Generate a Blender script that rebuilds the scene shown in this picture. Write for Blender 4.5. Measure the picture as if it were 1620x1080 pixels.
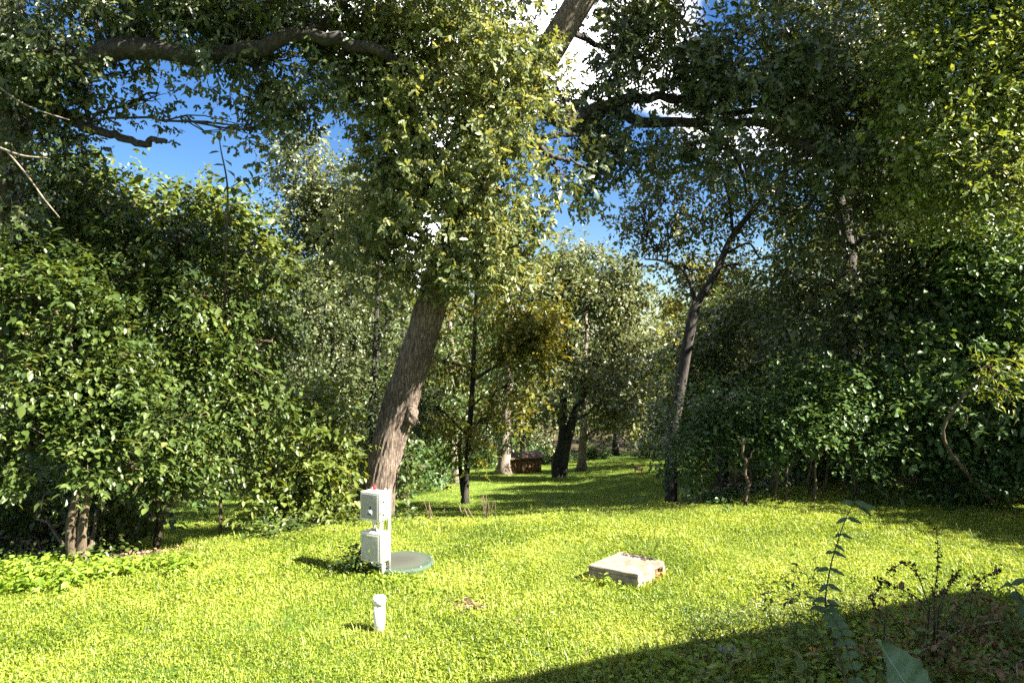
import bpy, bmesh, math, random
import numpy as np
from mathutils import Vector, Matrix

for o in list(bpy.data.objects):
    bpy.data.objects.remove(o)
S = bpy.context.scene
COL = S.collection
R = math.radians
rng = np.random.default_rng(11)

# ------------------------------------------------------------------ camera, sky, sun, exposure
F = 1100.0                    # focal length in pixels of the 1620 px wide photograph
CAMZ = 3.0                    # the viewpoint is a raised deck
cam = bpy.data.cameras.new('camera')
cam.sensor_width = 36.0
cam.lens = 36.0 * F / 1620.0
cam.clip_start = 0.05
cam.clip_end = 2000
camo = bpy.data.objects.new('camera', cam)
COL.objects.link(camo)
camo.location = (0, 0, CAMZ)
camo.rotation_euler = (R(90), 0, 0)
S.camera = camo

SUN_EL = 42.0
SUN_FWD = 23.0                # the sun stands to the right, this many degrees to the viewer's side
sdir = Vector((math.cos(R(SUN_FWD)) * math.cos(R(SUN_EL)), -math.sin(R(SUN_FWD)) * math.cos(R(SUN_EL)), math.sin(R(SUN_EL))))
sun = bpy.data.lights.new('sun', 'SUN')
sun.energy = 5.0
sun.angle = R(0.53)
sun.color = (1.0, 0.93, 0.80)
suno = bpy.data.objects.new('sun', sun)
COL.objects.link(suno)
suno.location = (20, -5, 25)
suno.rotation_euler = (-sdir).to_track_quat('-Z', 'Y').to_euler()

S.view_settings.view_transform = 'Standard'
S.view_settings.look = 'None'
S.view_settings.gamma = 1.0
S.view_settings.use_curve_mapping = False
S.view_settings.exposure = 2.85
S.render.engine = 'CYCLES'
S.cycles.max_bounces = 8
S.cycles.diffuse_bounces = 4
S.cycles.glossy_bounces = 2
S.cycles.transmission_bounces = 4
S.cycles.transparent_max_bounces = 4
S.cycles.sample_clamp_indirect = 4.0
S.cycles.use_denoising = False

W = bpy.data.worlds.new('World')
S.world = W
W.use_nodes = True


def px(x, y, d):
    """a point of the place: where the line of sight through photo pixel (x, y) reaches the distance d"""
    return np.array([(x - 810.0) / F * d, d, CAMZ + (540.0 - y) / F * d])


def build_world():
    nt = W.node_tree
    nt.nodes.clear()
    N, L = nt.nodes.new, nt.links.new
    out = N('ShaderNodeOutputWorld')
    bg = N('ShaderNodeBackground')
    bg.inputs['Strength'].default_value = 0.052
    sky = N('ShaderNodeTexSky')
    sky.sky_type = 'NISHITA'
    sky.sun_disc = False
    sky.sun_elevation = R(SUN_EL)
    sky.sun_rotation = math.atan2(sdir.x, sdir.y)
    sky.air_density = 1.0
    sky.dust_density = 0.3
    sky.ozone_density = 3.0
    tc = N('ShaderNodeTexCoord')
    no = N('ShaderNodeTexNoise')
    no.inputs['Scale'].default_value = 4.2
    no.inputs['Detail'].default_value = 7
    no.inputs['Roughness'].default_value = 0.58
    L(tc.outputs['Generated'], no.inputs['Vector'])

    def lobe(x, y, r0, r1, amp):
        v = Vector(((x - 810) / F, 1.0, (540 - y) / F)).normalized()
        dn = N('ShaderNodeVectorMath')
        dn.operation = 'DISTANCE'
        L(tc.outputs['Generated'], dn.inputs[0])
        dn.inputs[1].default_value = v
        mr = N('ShaderNodeMapRange')
        mr.interpolation_type = 'SMOOTHSTEP'
        mr.inputs['From Min'].default_value = r0
        mr.inputs['From Max'].default_value = r1
        mr.inputs['To Min'].default_value = amp
        mr.inputs['To Max'].default_value = 0
        L(dn.outputs['Value'], mr.inputs['Value'])
        return mr.outputs['Result']
    acc = no.outputs['Fac']
    for a in [(570, 110, .03, .16, .34), (700, 60, .1, .3, .3), (940, 10, .05, .2, .34), (885, 282, .01, .09, .22),
              (1050, 350, .02, .09, .2), (1180, 330, .03, .14, -.1), (600, 430, .05, .2, .2), (1180, 220, .03, .15, .1),
              (330, 190, .14, .32, -.6), (900, 335, .09, .2, -.62), (970, 350, .05, .12, -.3), (480, 230, .06, .16, -.3), (1280, 10, .05, .2, -.25), (1150, 420, .06, .2, -.2)]:
        m = N('ShaderNodeMath')
        m.operation = 'ADD'
        L(acc, m.inputs[0])
        L(lobe(*a), m.inputs[1])
        acc = m.outputs[0]
    ramp = N('ShaderNodeMapRange')
    ramp.interpolation_type = 'SMOOTHSTEP'
    ramp.inputs['From Min'].default_value = .46
    ramp.inputs['From Max'].default_value = .72
    L(acc, ramp.inputs['Value'])
    mix = N('ShaderNodeMix')
    mix.data_type = 'RGBA'
    L(ramp.outputs['Result'], mix.inputs['Factor'])
    hs = N('ShaderNodeHueSaturation')
    hs.inputs['Saturation'].default_value = 1.28
    hs.inputs['Value'].default_value = 0.52
    hs.inputs['Hue'].default_value = 0.508
    L(sky.outputs['Color'], hs.inputs['Color'])
    L(hs.outputs['Color'], mix.inputs[6])
    mix.inputs[7].default_value = (11.5, 11.5, 11.8, 1)
    L(mix.outputs[2], bg.inputs['Color'])
    L(bg.outputs['Background'], out.inputs['Surface'])


build_world()


# ------------------------------------------------------------------ helpers
class NodeMat:
    def __init__(self, name):
        self.m = bpy.data.materials.new(name)
        self.m.use_nodes = True
        self.t = self.m.node_tree
        self.t.nodes.clear()
        self.out = self.t.nodes.new('ShaderNodeOutputMaterial')

    def n(self, kind, **kw):
        nd = self.t.nodes.new(kind)
        for k, v in kw.items():
            if k.startswith('i_'):
                nd.inputs[k[2:].replace('_', ' ')].default_value = v
            else:
                setattr(nd, k, v)
        return nd

    def l(self, a, b):
        self.t.links.new(a, b)

    def ramp(self, fac, stops):
        r = self.n('ShaderNodeValToRGB')
        e = r.color_ramp.elements
        while len(e) < len(stops):
            e.new(0.5)
        for q, (p, c) in zip(e, stops):
            q.position = p
            q.color = (*c, 1)
        self.l(fac, r.inputs['Fac'])
        return r.outputs['Color']


def leaf_mat(name, stops, trans=0.38, gloss=0.4, rough=0.42, tgain=(1.55, 1.3, 0.55), pv=0.5, ps=0.9):
    """leaf blades: per-leaf colour, light shining through, waxy face"""
    M = NodeMat(name)
    at = M.n('ShaderNodeAttribute', attribute_name='rnd')
    ge = M.n('ShaderNodeNewGeometry')
    pn = M.n('ShaderNodeTexNoise', i_Scale=ps, i_Detail=3.0)
    M.l(ge.outputs['Position'], pn.inputs['Vector'])
    sb = M.n('ShaderNodeMath', operation='MULTIPLY_ADD')
    M.l(pn.outputs['Fac'], sb.inputs[0]); sb.inputs[1].default_value = pv; sb.inputs[2].default_value = -pv * .5
    ad = M.n('ShaderNodeMath', operation='ADD')
    M.l(at.outputs['Fac'], ad.inputs[0]); M.l(sb.outputs[0], ad.inputs[1])
    col = M.ramp(ad.outputs[0], stops)
    p = M.n('ShaderNodeBsdfPrincipled', i_Roughness=rough + .02)
    p.inputs['Specular IOR Level'].default_value = gloss * .85
    M.l(col, p.inputs['Base Color'])
    tr = M.n('ShaderNodeBsdfTranslucent')
    mu = M.n('ShaderNodeMix', data_type='RGBA', blend_type='MULTIPLY')
    mu.inputs['Factor'].default_value = 1
    M.l(col, mu.inputs[6])
    mu.inputs[7].default_value = (*tgain, 1)
    M.l(mu.outputs[2], tr.inputs['Color'])
    mx = M.n('ShaderNodeMixShader')
    mx.inputs['Fac'].default_value = trans
    M.l(p.outputs['BSDF'], mx.inputs[1])
    M.l(tr.outputs['BSDF'], mx.inputs[2])
    M.l(mx.outputs['Shader'], M.out.inputs['Surface'])
    return M.m


def bark_mat(name, c0, c1, c2, scale=(9, 9, 1.6), bump=0.6, dist=0.03):
    M = NodeMat(name)
    tc = M.n('ShaderNodeTexCoord')
    mp = M.n('ShaderNodeMapping')
    mp.inputs['Scale'].default_value = scale
    M.l(tc.outputs['Object'], mp.inputs['Vector'])
    n1 = M.n('ShaderNodeTexNoise', i_Scale=2.2, i_Detail=8.0, i_Roughness=0.62)
    M.l(mp.outputs['Vector'], n1.inputs['Vector'])
    n2 = M.n('ShaderNodeTexNoise', i_Scale=1.7, i_Detail=3.0)
    M.l(tc.outputs['Object'], n2.inputs['Vector'])
    ad = M.n('ShaderNodeMath', operation='MULTIPLY_ADD')
    M.l(n2.outputs['Fac'], ad.inputs[0])
    ad.inputs[1].default_value = 0.35
    M.l(n1.outputs['Fac'], ad.inputs[2])
    col = M.ramp(ad.outputs[0], [(0.48, c0), (0.66, c1), (0.84, c2)])
    p = M.n('ShaderNodeBsdfPrincipled', i_Roughness=0.9)
    M.l(col, p.inputs['Base Color'])
    b = M.n('ShaderNodeBump', i_Strength=bump, i_Distance=dist)
    M.l(n1.outputs['Fac'], b.inputs['Height'])
    M.l(b.outputs['Normal'], p.inputs['Normal'])
    M.l(p.outputs['BSDF'], M.out.inputs['Surface'])
    return M.m


def plain_mat(name, c, rough=0.5, metallic=0.0, var=0.25, nscale=14.0, bump=0.0, c2=None, spec=0.5):
    M = NodeMat(name)
    tc = M.n('ShaderNodeTexCoord')
    n1 = M.n('ShaderNodeTexNoise', i_Scale=nscale, i_Detail=6.0, i_Roughness=0.6)
    M.l(tc.outputs['Object'], n1.inputs['Vector'])
    d = c2 if c2 else tuple(v * (1 - var) for v in c)
    col = M.ramp(n1.outputs['Fac'], [(0.36, d), (0.62, c)])
    p = M.n('ShaderNodeBsdfPrincipled', i_Roughness=rough, i_Metallic=metallic)
    p.inputs['Specular IOR Level'].default_value = spec
    M.l(col, p.inputs['Base Color'])
    if bump:
        b = M.n('ShaderNodeBump', i_Strength=bump, i_Distance=0.01)
        M.l(n1.outputs['Fac'], b.inputs['Height'])
        M.l(b.outputs['Normal'], p.inputs['Normal'])
    M.l(p.outputs['BSDF'], M.out.inputs['Surface'])
    return M.m


def mesh_np(name, V, Q=None, T=None, mat=None, rnd=None, smooth=False):
    """a mesh from arrays of vertices, quads and triangles; rnd is one number per face (quads first)"""
    V = np.asarray(V, np.float32)
    Q = np.zeros((0, 4), np.int32) if Q is None else np.asarray(Q, np.int32).reshape(-1, 4)
    T = np.zeros((0, 3), np.int32) if T is None else np.asarray(T, np.int32).reshape(-1, 3)
    me = bpy.data.meshes.new(name)
    me.vertices.add(len(V))
    me.vertices.foreach_set('co', V.ravel())
    nl = Q.size + T.size
    me.loops.add(nl)
    me.loops.foreach_set('vertex_index', np.concatenate([Q.ravel(), T.ravel()]))
    nf = len(Q) + len(T)
    me.polygons.add(nf)
    st = np.concatenate([np.arange(len(Q)) * 4, Q.size + np.arange(len(T)) * 3]).astype(np.int32)
    me.polygons.foreach_set('loop_start', st)
    if smooth:
        me.polygons.foreach_set('use_smooth', np.ones(nf, bool))
    if rnd is not None:
        a = me.attributes.new('rnd', 'FLOAT', 'FACE')
        a.data.foreach_set('value', np.asarray(rnd, np.float32))
    if mat:
        me.materials.append(mat)
    me.update(calc_edges=True)
    return me


def link(name, data, parent=None, loc=None):
    o = bpy.data.objects.new(name, data)
    COL.objects.link(o)
    if parent:
        o.parent = parent
    if loc is not None:
        o.location = [float(v) for v in loc]
    return o


def tag(o, label=None, cat=None, group=None, kind=None):
    if label: o['label'] = label
    if cat: o['category'] = cat
    if group: o['group'] = group
    if kind: o['kind'] = kind
    return o


def thing(name, label, cat, loc, group=None, rotz=0.0):
    o = link(name, None, None, loc)
    o.empty_display_size = 0.2
    o.rotation_euler = (0, 0, rotz)
    return tag(o, label, cat, group)


def copy_tree(o, parent=None):
    c = o.copy()
    COL.objects.link(c)
    c.parent = parent
    for ch in list(o.children):
        copy_tree(ch, c)
    return c


class MB:
    """collects tubes, boxes and other pieces of ONE part"""
    def __init__(self):
        self.V, self.Q, self.T, self.n = [], [], [], 0

    def add(self, V, Q=None, T=None):
        V = np.asarray(V, float)
        if Q is not None and len(Q): self.Q.append(np.asarray(Q, int) + self.n)
        if T is not None and len(T): self.T.append(np.asarray(T, int) + self.n)
        self.V.append(V)
        self.n += len(V)
        return self

    def tube(self, P, rad, sides=8, ridge=0.0, nr=9, seed=0, cap=True):
        P = np.asarray(P, float)
        n = len(P)
        rad = np.broadcast_to(np.asarray(rad, float), (n,))
        t = np.gradient(P, axis=0)
        t /= np.linalg.norm(t, axis=1)[:, None] + 1e-9
        u = np.cross(t[0], [0.0, 1.0, 0.0])
        if np.linalg.norm(u) < 0.2: u = np.cross(t[0], [1.0, 0.0, 0.0])
        U = np.zeros_like(P)
        for i in range(n):
            u = u - t[i] * np.dot(u, t[i])
            u /= np.linalg.norm(u) + 1e-9
            U[i] = u
        B = np.cross(t, U)
        a = np.linspace(0, 2 * np.pi, sides, endpoint=False)
        rr = np.ones((n, sides))
        if ridge:
            s = np.concatenate([[0], np.cumsum(np.linalg.norm(np.diff(P, axis=0), axis=1))])
            ph = 0.9 * np.sin(s * 1.7 + seed)[:, None] + 0.5 * np.sin(s * 4.3 + 2 * seed)[:, None]
            rr += ridge * (np.abs(np.sin(nr * a[None] * 0.5 + ph)) - 0.6)
            rr += ridge * 0.6 * np.sin(3 * a[None] + s[:, None] * 0.8 + seed) + ridge * 0.4 * np.sin(nr * 1.0 * a[None] + s[:, None] * 9)
        V = P[:, None] + (rad[:, None] * rr)[..., None] * (np.cos(a)[None, :, None] * U[:, None] + np.sin(a)[None, :, None] * B[:, None])
        V = V.reshape(-1, 3)
        i = np.arange(n - 1)[:, None] * sides
        j = np.arange(sides)[None]
        k = (j + 1) % sides
        Q = np.stack([i + j, i + k, i + k + sides, i + j + sides], -1).reshape(-1, 4)
        T = None
        if cap:
            V = np.vstack([V, P[-1:] + t[-1:] * rad[-1] * 0.4, P[:1]])
            e = (n - 1) * sides
            jj = np.arange(sides); kk = (jj + 1) % sides
            T = np.vstack([np.stack([e + jj, e + kk, np.full(sides, n * sides)], -1), np.stack([kk, jj, np.full(sides, n * sides + 1)], -1)])
        return self.add(V, Q, T)

    def box(self, c, s, M=None):
        x, y, z = np.asarray(s, float) / 2
        V = np.array([[a * x, b * y, e * z] for a in (-1, 1) for b in (-1, 1) for e in (-1, 1)])
        if M is not None: V = V @ np.asarray(M).T
        V = V + np.asarray(c, float)
        return self.add(V, [(0, 1, 3, 2), (4, 6, 7, 5), (0, 4, 5, 1), (2, 3, 7, 6), (0, 2, 6, 4), (1, 5, 7, 3)])

    def mesh(self, name, mat, off=(0, 0, 0), smooth=True):
        return mesh_np(name, np.vstack(self.V) - np.asarray(off, float), np.vstack(self.Q) if self.Q else None, np.vstack(self.T) if self.T else None, mat, None, smooth)


def bez(pts, n=24):
    """a smooth path through points (Catmull-Rom)"""
    P = np.asarray(pts, float)
    P = np.vstack([2 * P[0] - P[1], P, 2 * P[-1] - P[-2]])
    m = len(P) - 3
    out = []
    for q in np.linspace(0, m - 1e-6, n):
        i = int(q); t = q - i
        p0, p1, p2, p3 = P[i:i + 4]
        out.append(0.5 * ((2 * p1) + (-p0 + p2) * t + (2 * p0 - 5 * p1 + 4 * p2 - p3) * t * t + (-p0 + 3 * p1 - 3 * p2 + p3) * t ** 3))
    return np.array(out)


def wig(a, b, n, amp, r, sag=0.0):
    a, b = np.asarray(a, float), np.asarray(b, float)
    t = np.linspace(0, 1, n)[:, None]
    P = a + (b - a) * t
    L = np.linalg.norm(b - a)
    off = r.normal(0, 1, (n, 3)) * amp * L
    off[0] = 0; off[-1] = 0
    P = P + off * np.sin(np.pi * t)
    P[:, 2] += sag * L * np.sin(np.pi * t[:, 0])
    return P


_lat = np.random.default_rng(3).random((24, 24, 24))


def vnoise(P, s):
    q = np.asarray(P, float) * s + 137.3
    i = np.floor(q).astype(int)
    f = q - i
    f = f * f * (3 - 2 * f)
    r = 0
    for dx in (0, 1):
        for dy in (0, 1):
            for dz in (0, 1):
                w = (f[:, 0] if dx else 1 - f[:, 0]) * (f[:, 1] if dy else 1 - f[:, 1]) * (f[:, 2] if dz else 1 - f[:, 2])
                r = r + w * _lat[(i[:, 0] + dx) % 24, (i[:, 1] + dy) % 24, (i[:, 2] + dz) % 24]
    return r


# leaf shapes: vertices (along, across, out of plane) for a leaf one unit long, and triangles
def _shape(pts, tris): return np.array(pts, float), np.array(tris, int)


SH = {
    'rhomb': _shape([(0, 0, 0), (.45, -.27, .07), (1, 0, -.06), (.45, .27, .07)], [(0, 1, 2), (0, 2, 3)]),
    'ovate': _shape([(0, 0, 0), (.25, -.25, .05), (.62, -.24, .05), (1, 0, -.1), (.62, .24, .05), (.25, .25, .05)],
                    [(0, 1, 2), (0, 2, 3), (0, 3, 4), (0, 4, 5)]),
    'oak': _shape([(0, 0, 0), (.3, -.19, .05), (.5, -.10, .02), (.68, -.21, .03), (1, 0, -.12), (.68, .21, .03), (.5, .10, .02), (.3, .19, .05)],
                  [(0, 1, 2), (0, 2, 6), (0, 6, 7), (2, 3, 4), (2, 4, 6), (4, 5, 6)]),
    'lance': _shape([(0, 0, 0), (.4, -.13, .03), (1, 0, -.12), (.4, .13, .03)], [(0, 1, 2), (0, 2, 3)]),
}


def norm(a): return a / (np.linalg.norm(a, axis=-1, keepdims=True) + 1e-9)


def leaves_at(P, D, Nn, size, shape, rv):
    """arrays of leaves: position, direction, normal, length -> V, T, rnd"""
    sv, st = SH[shape]
    t = norm(D)
    n = norm(Nn - t * (Nn * t).sum(1, keepdims=True))
    b = np.cross(n, t)
    s = size[:, None, None]
    V = P[:, None] + s * (sv[None, :, :1] * t[:, None] + sv[None, :, 1:2] * b[:, None] + sv[None, :, 2:3] * n[:, None])
    k = len(sv)
    T = (np.arange(len(P)) * k)[:, None, None] + st[None]
    return V.reshape(-1, 3), T.reshape(-1, 3), np.repeat(rv, len(st))


def rosette_leaves(P, D, per, L, size, shape, r, droop, tint):
    """leaves standing out in whorls round the twig tips, as oaks carry them"""
    P = np.vstack([P + D * L * .35 + r.normal(0, L * .22, P.shape), P + D * L, P + D * L * .7 + r.normal(0, L * .3, P.shape)])
    D = norm(np.vstack([D, D, D]) + r.normal(0, .45, P.shape) + np.array([0, 0, -.15]))
    per = max(5, per // 3 + 1)
    m = len(P)
    u = norm(np.cross(D, r.normal(0, 1, (m, 3))))
    v = np.cross(D, u)
    a = 6.283 * (np.arange(per)[None] + r.uniform(-.3, .3, (m, per))) / per
    rad = np.cos(a)[..., None] * u[:, None] + np.sin(a)[..., None] * v[:, None]
    w = r.uniform(.35, 1.1, (m, per, 1))
    ld = D[:, None] * w + rad * .85 + np.array([0, 0, -droop * .6])
    nn = D[:, None] * .9 - rad * .5 * w + np.array([0, 0, .45]) + r.normal(0, .22, (m, per, 3))
    pos = P[:, None] + r.normal(0, .012, (m, per, 3)) + rad * .012
    sz = size * np.exp(r.normal(0, .24, (m, per)))
    base = r.random((m, 1)) * tint + r.random((m, per)) * (1 - tint)
    return leaves_at(pos.reshape(-1, 3), ld.reshape(-1, 3), nn.reshape(-1, 3), sz.ravel(), shape, base.ravel())


def spray_leaves(P, D, per, L, size, shape, r, droop=0.35, flat=1.0, jit=0.5, sv=0.3, tint=0.5):
    m = len(P)
    D = norm(D)
    if shape == 'oak': return rosette_leaves(P, D, per, L, size, shape, r, droop, tint)
    tt = (np.arange(per)[None] + r.random((m, per))) / per
    pos = P[:, None] + D[:, None] * (tt * L)[..., None] + r.normal(0, L * 0.09, (m, per, 3))
    side = np.cross(D, norm(np.array([0, 0, 1.0]) + r.normal(0, .5, (m, 3))))
    side = norm(side)
    sg = np.where(np.arange(per) % 2 == 0, 1.0, -1.0)[None, :, None]
    ld = 0.55 * D[:, None] + 0.75 * side[:, None] * sg + r.normal(0, jit * .6, (m, per, 3)) + np.array([0, 0, -droop])
    nn = np.array([0, 0, flat]) + r.normal(0, jit, (m, per, 3))
    sz = size * np.exp(r.normal(0, sv, (m, per)))
    base = r.random((m, 1)) * tint + r.random((m, per)) * (1 - tint)
    return leaves_at(pos.reshape(-1, 3), ld.reshape(-1, 3), nn.reshape(-1, 3), sz.ravel(), shape, base.ravel())


def blob_sprays(c, rad, n, r, power=0.5, clump=0.5, cs=0.9, droop=0.25):
    """spray roots within an ellipsoid, thinned by a clump field so that holes stay open"""
    c, rad = np.asarray(c, float), np.asarray(rad, float)
    k = int(n * 2.6) + 8
    d = norm(r.normal(0, 1, (k, 3)))
    q = d * (r.random((k, 1)) ** power) * (1 + 0.16 * r.normal(0, 1, (k, 1)))
    P = c + q * rad
    v = vnoise(P, cs) + 0.5 * vnoise(P, cs * 2.3) - clump * 0.2
    sel = np.argsort(-v + r.random(k) * (1.1 - clump))[:n]
    P, q = P[sel], q[sel]
    D = norm(q + r.normal(0, .45, q.shape) + np.array([0, 0, -droop]))
    return P, D


class Crown:
    def __init__(self): self.V, self.T, self.R, self.n = [], [], [], 0

    def add(self, V, T, rv):
        self.V.append(V); self.T.append(T + self.n); self.R.append(rv); self.n += len(V)

    def mesh(self, name, mat, off=(0, 0, 0)):
        return mesh_np(name, np.vstack(self.V) - np.asarray(off, float), None, np.vstack(self.T), mat, np.concatenate(self.R))


def grow(base, trunks, blobs, r, leaf, per=12, L=0.45, size=0.1, droop=0.35, flat=1.0, jit=0.5, clump=0.5, cs=0.9, power=0.5,
         twigs=14, twig_r=0.018, limb_r=0.06, sides=8, tint=0.5, ridge=0.0, nr=9, bare=0):
    """wood and leaves of one tree: trunks = [(points, radii)], blobs = [(centre, radii, number of sprays)]"""
    wood, cr = MB(), Crown()
    nodes = []
    for P, rad in trunks:
        wood.tube(P, rad, sides, ridge, nr, seed=float(r.random() * 6))
        nodes.append(np.c_[P, np.broadcast_to(rad, (len(P),))])
    nodes = np.vstack(nodes)
    for c, rad, n in blobs:
        c = np.asarray(c, float)
        sp, sd = blob_sprays(c, rad, n, r, power, clump, cs, droop)
        # a limb from the nearest wood that lies lower than the blob's middle
        low = nodes[nodes[:, 2] < c[2] + 0.3]
        if len(low) == 0: low = nodes
        dd = np.linalg.norm(low[:, :3] - c, axis=1) + 0.8 * np.maximum(0, low[:, 2] - c[2] + 0.4 * np.linalg.norm(low[:, :2] - c[:2], axis=1))
        a = low[np.argmin(dd)]
        rl = min(limb_r, a[3] * 0.7)
        lp = wig(a[:3], c, 7, 0.05, r, 0.06)
        if np.linalg.norm(a[:3] - c) > 0.15:
            wood.tube(lp, np.linspace(rl, max(rl * 0.4, twig_r), 7), max(5, sides // 2))
        for k in r.permutation(len(sp))[:twigs]:
            s = lp[r.integers(3, 7)]
            wood.tube(wig(s, sp[k], 5, 0.07, r, 0.04), np.linspace(twig_r, twig_r * 0.3, 5), 4, cap=False)
        if leaf:
            cr.add(*spray_leaves(sp, sd, per, L, size, leaf, r, droop, flat, jit, tint=tint))
    return wood, cr


def tree(name, label, base, wood, crown, barkm, leafm, cat='tree', group=None, crown_name='crown'):
    root = thing(name, label, cat, base, group)
    link('trunk', wood.mesh('trunk', barkm, base), root)
    if crown is not None and crown.n:
        link(crown_name, crown.mesh(crown_name, leafm, base), root)
    return root


# ------------------------------------------------------------------ ground
CX = np.array([-60, -12, -6.6, -5.1, -4.2, -2.6, 0.0, 3.0, 5.0, 9.0, 14, 60])
CY = np.array([6.0, 8.7, 9.0, 9.3, 10.0, 10.9, 11.25, 11.8, 13.6, 16.0, 17, 22])
PS = np.array([0, 1, 3, 6, 12, 28, 38, 58, 80, 130, 400])
PZ = np.array([0, .16, .62, 1.36, 2.45, 5.0, 6.4, 9.2, 10.0, 7.0, -6.0])


def ground(x, y):
    x = np.asarray(x, float); y = np.asarray(y, float)
    s = y - np.interp(x, CX, CY)
    s = np.where(s > 0, s, 0)
    z = -np.interp(s, PS, PZ)
    # soften the brow of the slope
    z = z + 0.05 * np.exp(-((s - 0.8) ** 2))
    bump = 0.022 * np.sin(x * 1.9 + 0.7 * y) * np.sin(y * 1.3 - x * 0.6) + 0.014 * np.sin(x * 4.1 - y * 3.3)
    return z + bump


def gp(x, y, lift=0.0):
    return np.array([x, y, float(ground(x, y)) + lift])


def grid_axis(parts):
    a = [np.linspace(p, q, n, endpoint=False) for p, q, n in parts]
    return np.concatenate(a + [[parts[-1][1]]])


def lawn_mask(x, y):
    """1 on mown grass, 0 on the woodland floor"""
    e = 0.5 * np.sin(x * 1.3 + y * .4) + 0.35 * np.sin(y * 1.1 - x * .7)
    near = (y < np.interp(x, CX, CY) + 1.0) & (x > -6.2 + e * .3 - (9.0 - y) * 1.4)
    near |= (y < 9 + .3 * e) & (x <= -4)
    far = (x > -5.0 - (y - 14) * 0.11 + e) & (x < 3.2 + (y - 14) * 0.36 + e) & (y < 78 + 2 * e)
    left = (np.abs(x - (-0.36 * y - 1.14)) < 1.0 + 0.05 * y + e * .3) & (y > 11.3) & (y < 38)
    right = (x > 2) & (y < np.interp(x, CX, CY) - .6 + .5 * e)
    return (near | far | left | right).astype(float)


def build_ground():
    xs = grid_axis([(-400, -60, 12), (-60, -14, 46), (-14, 14, 140), (14, 60, 46), (60, 400, 12)])
    ys = grid_axis([(-60, 3, 20), (3, 20, 100), (20, 90, 100), (90, 500, 24)])
    X, Y = np.meshgrid(xs, ys)
    Z = ground(X, Y)
    V = np.stack([X, Y, Z], -1).reshape(-1, 3)
    nx, ny = len(xs), len(ys)
    i = np.arange(ny - 1)[:, None] * nx; j = np.arange(nx - 1)[None]
    Q = np.stack([i + j, i + j + 1, i + j + 1 + nx, i + j + nx], -1).reshape(-1, 4)
    M = NodeMat('lawn_and_woodland_soil')
    tc = M.n('ShaderNodeTexCoord')
    at = M.n('ShaderNodeAttribute', attribute_name='lawn')
    n1 = M.n('ShaderNodeTexNoise', i_Scale=3.0, i_Detail=9.0, i_Roughness=0.7)
    n2 = M.n('ShaderNodeTexNoise', i_Scale=26.0, i_Detail=8.0, i_Roughness=0.75)
    n3 = M.n('ShaderNodeTexNoise', i_Scale=9.0, i_Detail=8.0, i_Roughness=0.7)
    for q in (n1, n2, n3): M.l(tc.outputs['Object'], q.inputs['Vector'])
    g = M.ramp(n2.outputs['Fac'], [(0.3, (.022, .045, .008)), (0.5, (.075, .13, .02)), (0.7, (.16, .23, .04))])
    g2 = M.ramp(n1.outputs['Fac'], [(0.35, (.62, .72, .6)), (0.65, (1.15, 1.05, 1.0))])
    mu = M.n('ShaderNodeMix', data_type='RGBA', blend_type='MULTIPLY')
    mu.inputs['Factor'].default_value = 1
    M.l(g, mu.inputs[6]); M.l(g2, mu.inputs[7])
    s = M.ramp(n3.outputs['Fac'], [(0.3, (.018, .013, .008)), (0.5, (.06, .042, .024)), (0.62, (.05, .06, .02)), (0.75, (.16, .11, .06))])
    mx = M.n('ShaderNodeMix', data_type='RGBA')
    M.l(at.outputs['Fac'], mx.inputs['Factor'])
    M.l(s, mx.inputs[6]); M.l(mu.outputs[2], mx.inputs[7])
    p = M.n('ShaderNodeBsdfPrincipled', i_Roughness=0.95)
    p.inputs['Specular IOR Level'].default_value = 0.1
    M.l(mx.outputs[2], p.inputs['Base Color'])
    b = M.n('ShaderNodeBump', i_Strength=0.9, i_Distance=0.05)
    M.l(n2.outputs['Fac'], b.inputs['Height'])
    M.l(b.outputs['Normal'], p.inputs['Normal'])
    M.l(p.outputs['BSDF'], M.out.inputs['Surface'])
    me = mesh_np('ground', V, Q, None, M.m, None, True)
    a = me.attributes.new('lawn', 'FLOAT', 'POINT')
    a.data.foreach_set('value', lawn_mask(V[:, 0], V[:, 1]).astype(np.float32))
    tag(link('ground', me), 'sloping grassy ground running down to the woods', None, None, 'structure')


build_ground()

# ------------------------------------------------------------------ materials
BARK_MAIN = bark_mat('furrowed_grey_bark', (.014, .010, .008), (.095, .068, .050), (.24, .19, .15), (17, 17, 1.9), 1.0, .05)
BARK_SHADED = bark_mat('shaded_dark_bark', (.006, .005, .004), (.022, .018, .015), (.06, .05, .04))  # near black: the leaf shade on the limbs is put into the colour
BARK_PALE = bark_mat('pale_bark', (.05, .038, .028), (.17, .13, .10), (.30, .25, .2))
BARK_TAN = bark_mat('tan_sapling_bark', (.022, .016, .009), (.062, .044, .025), (.12, .09, .055))
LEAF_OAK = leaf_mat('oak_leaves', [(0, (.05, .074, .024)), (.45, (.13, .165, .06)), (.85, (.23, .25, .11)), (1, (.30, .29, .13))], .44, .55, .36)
LEAF_OAK_SHADED = leaf_mat('shaded_oak_leaves', [(0, (.028, .044, .018)), (.5, (.056, .08, .03)), (.93, (.1, .12, .045)), (1, (.17, .14, .045))], .28, .5, .36)  # darker copy of the oak leaves, with canopy shade put into the colour
LEAF_BROAD = leaf_mat('broad_leaves', [(0, (.019, .038, .009)), (.5, (.050, .082, .017)), (.85, (.108, .145, .036)), (1, (.18, .185, .07))], .35, .5, .38)
LEAF_BRIGHT = leaf_mat('bright_shrub_leaves', [(0, (.05, .082, .014)), (.5, (.10, .14, .026)), (1, (.18, .2, .05))], .42, .45, .4)
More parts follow.
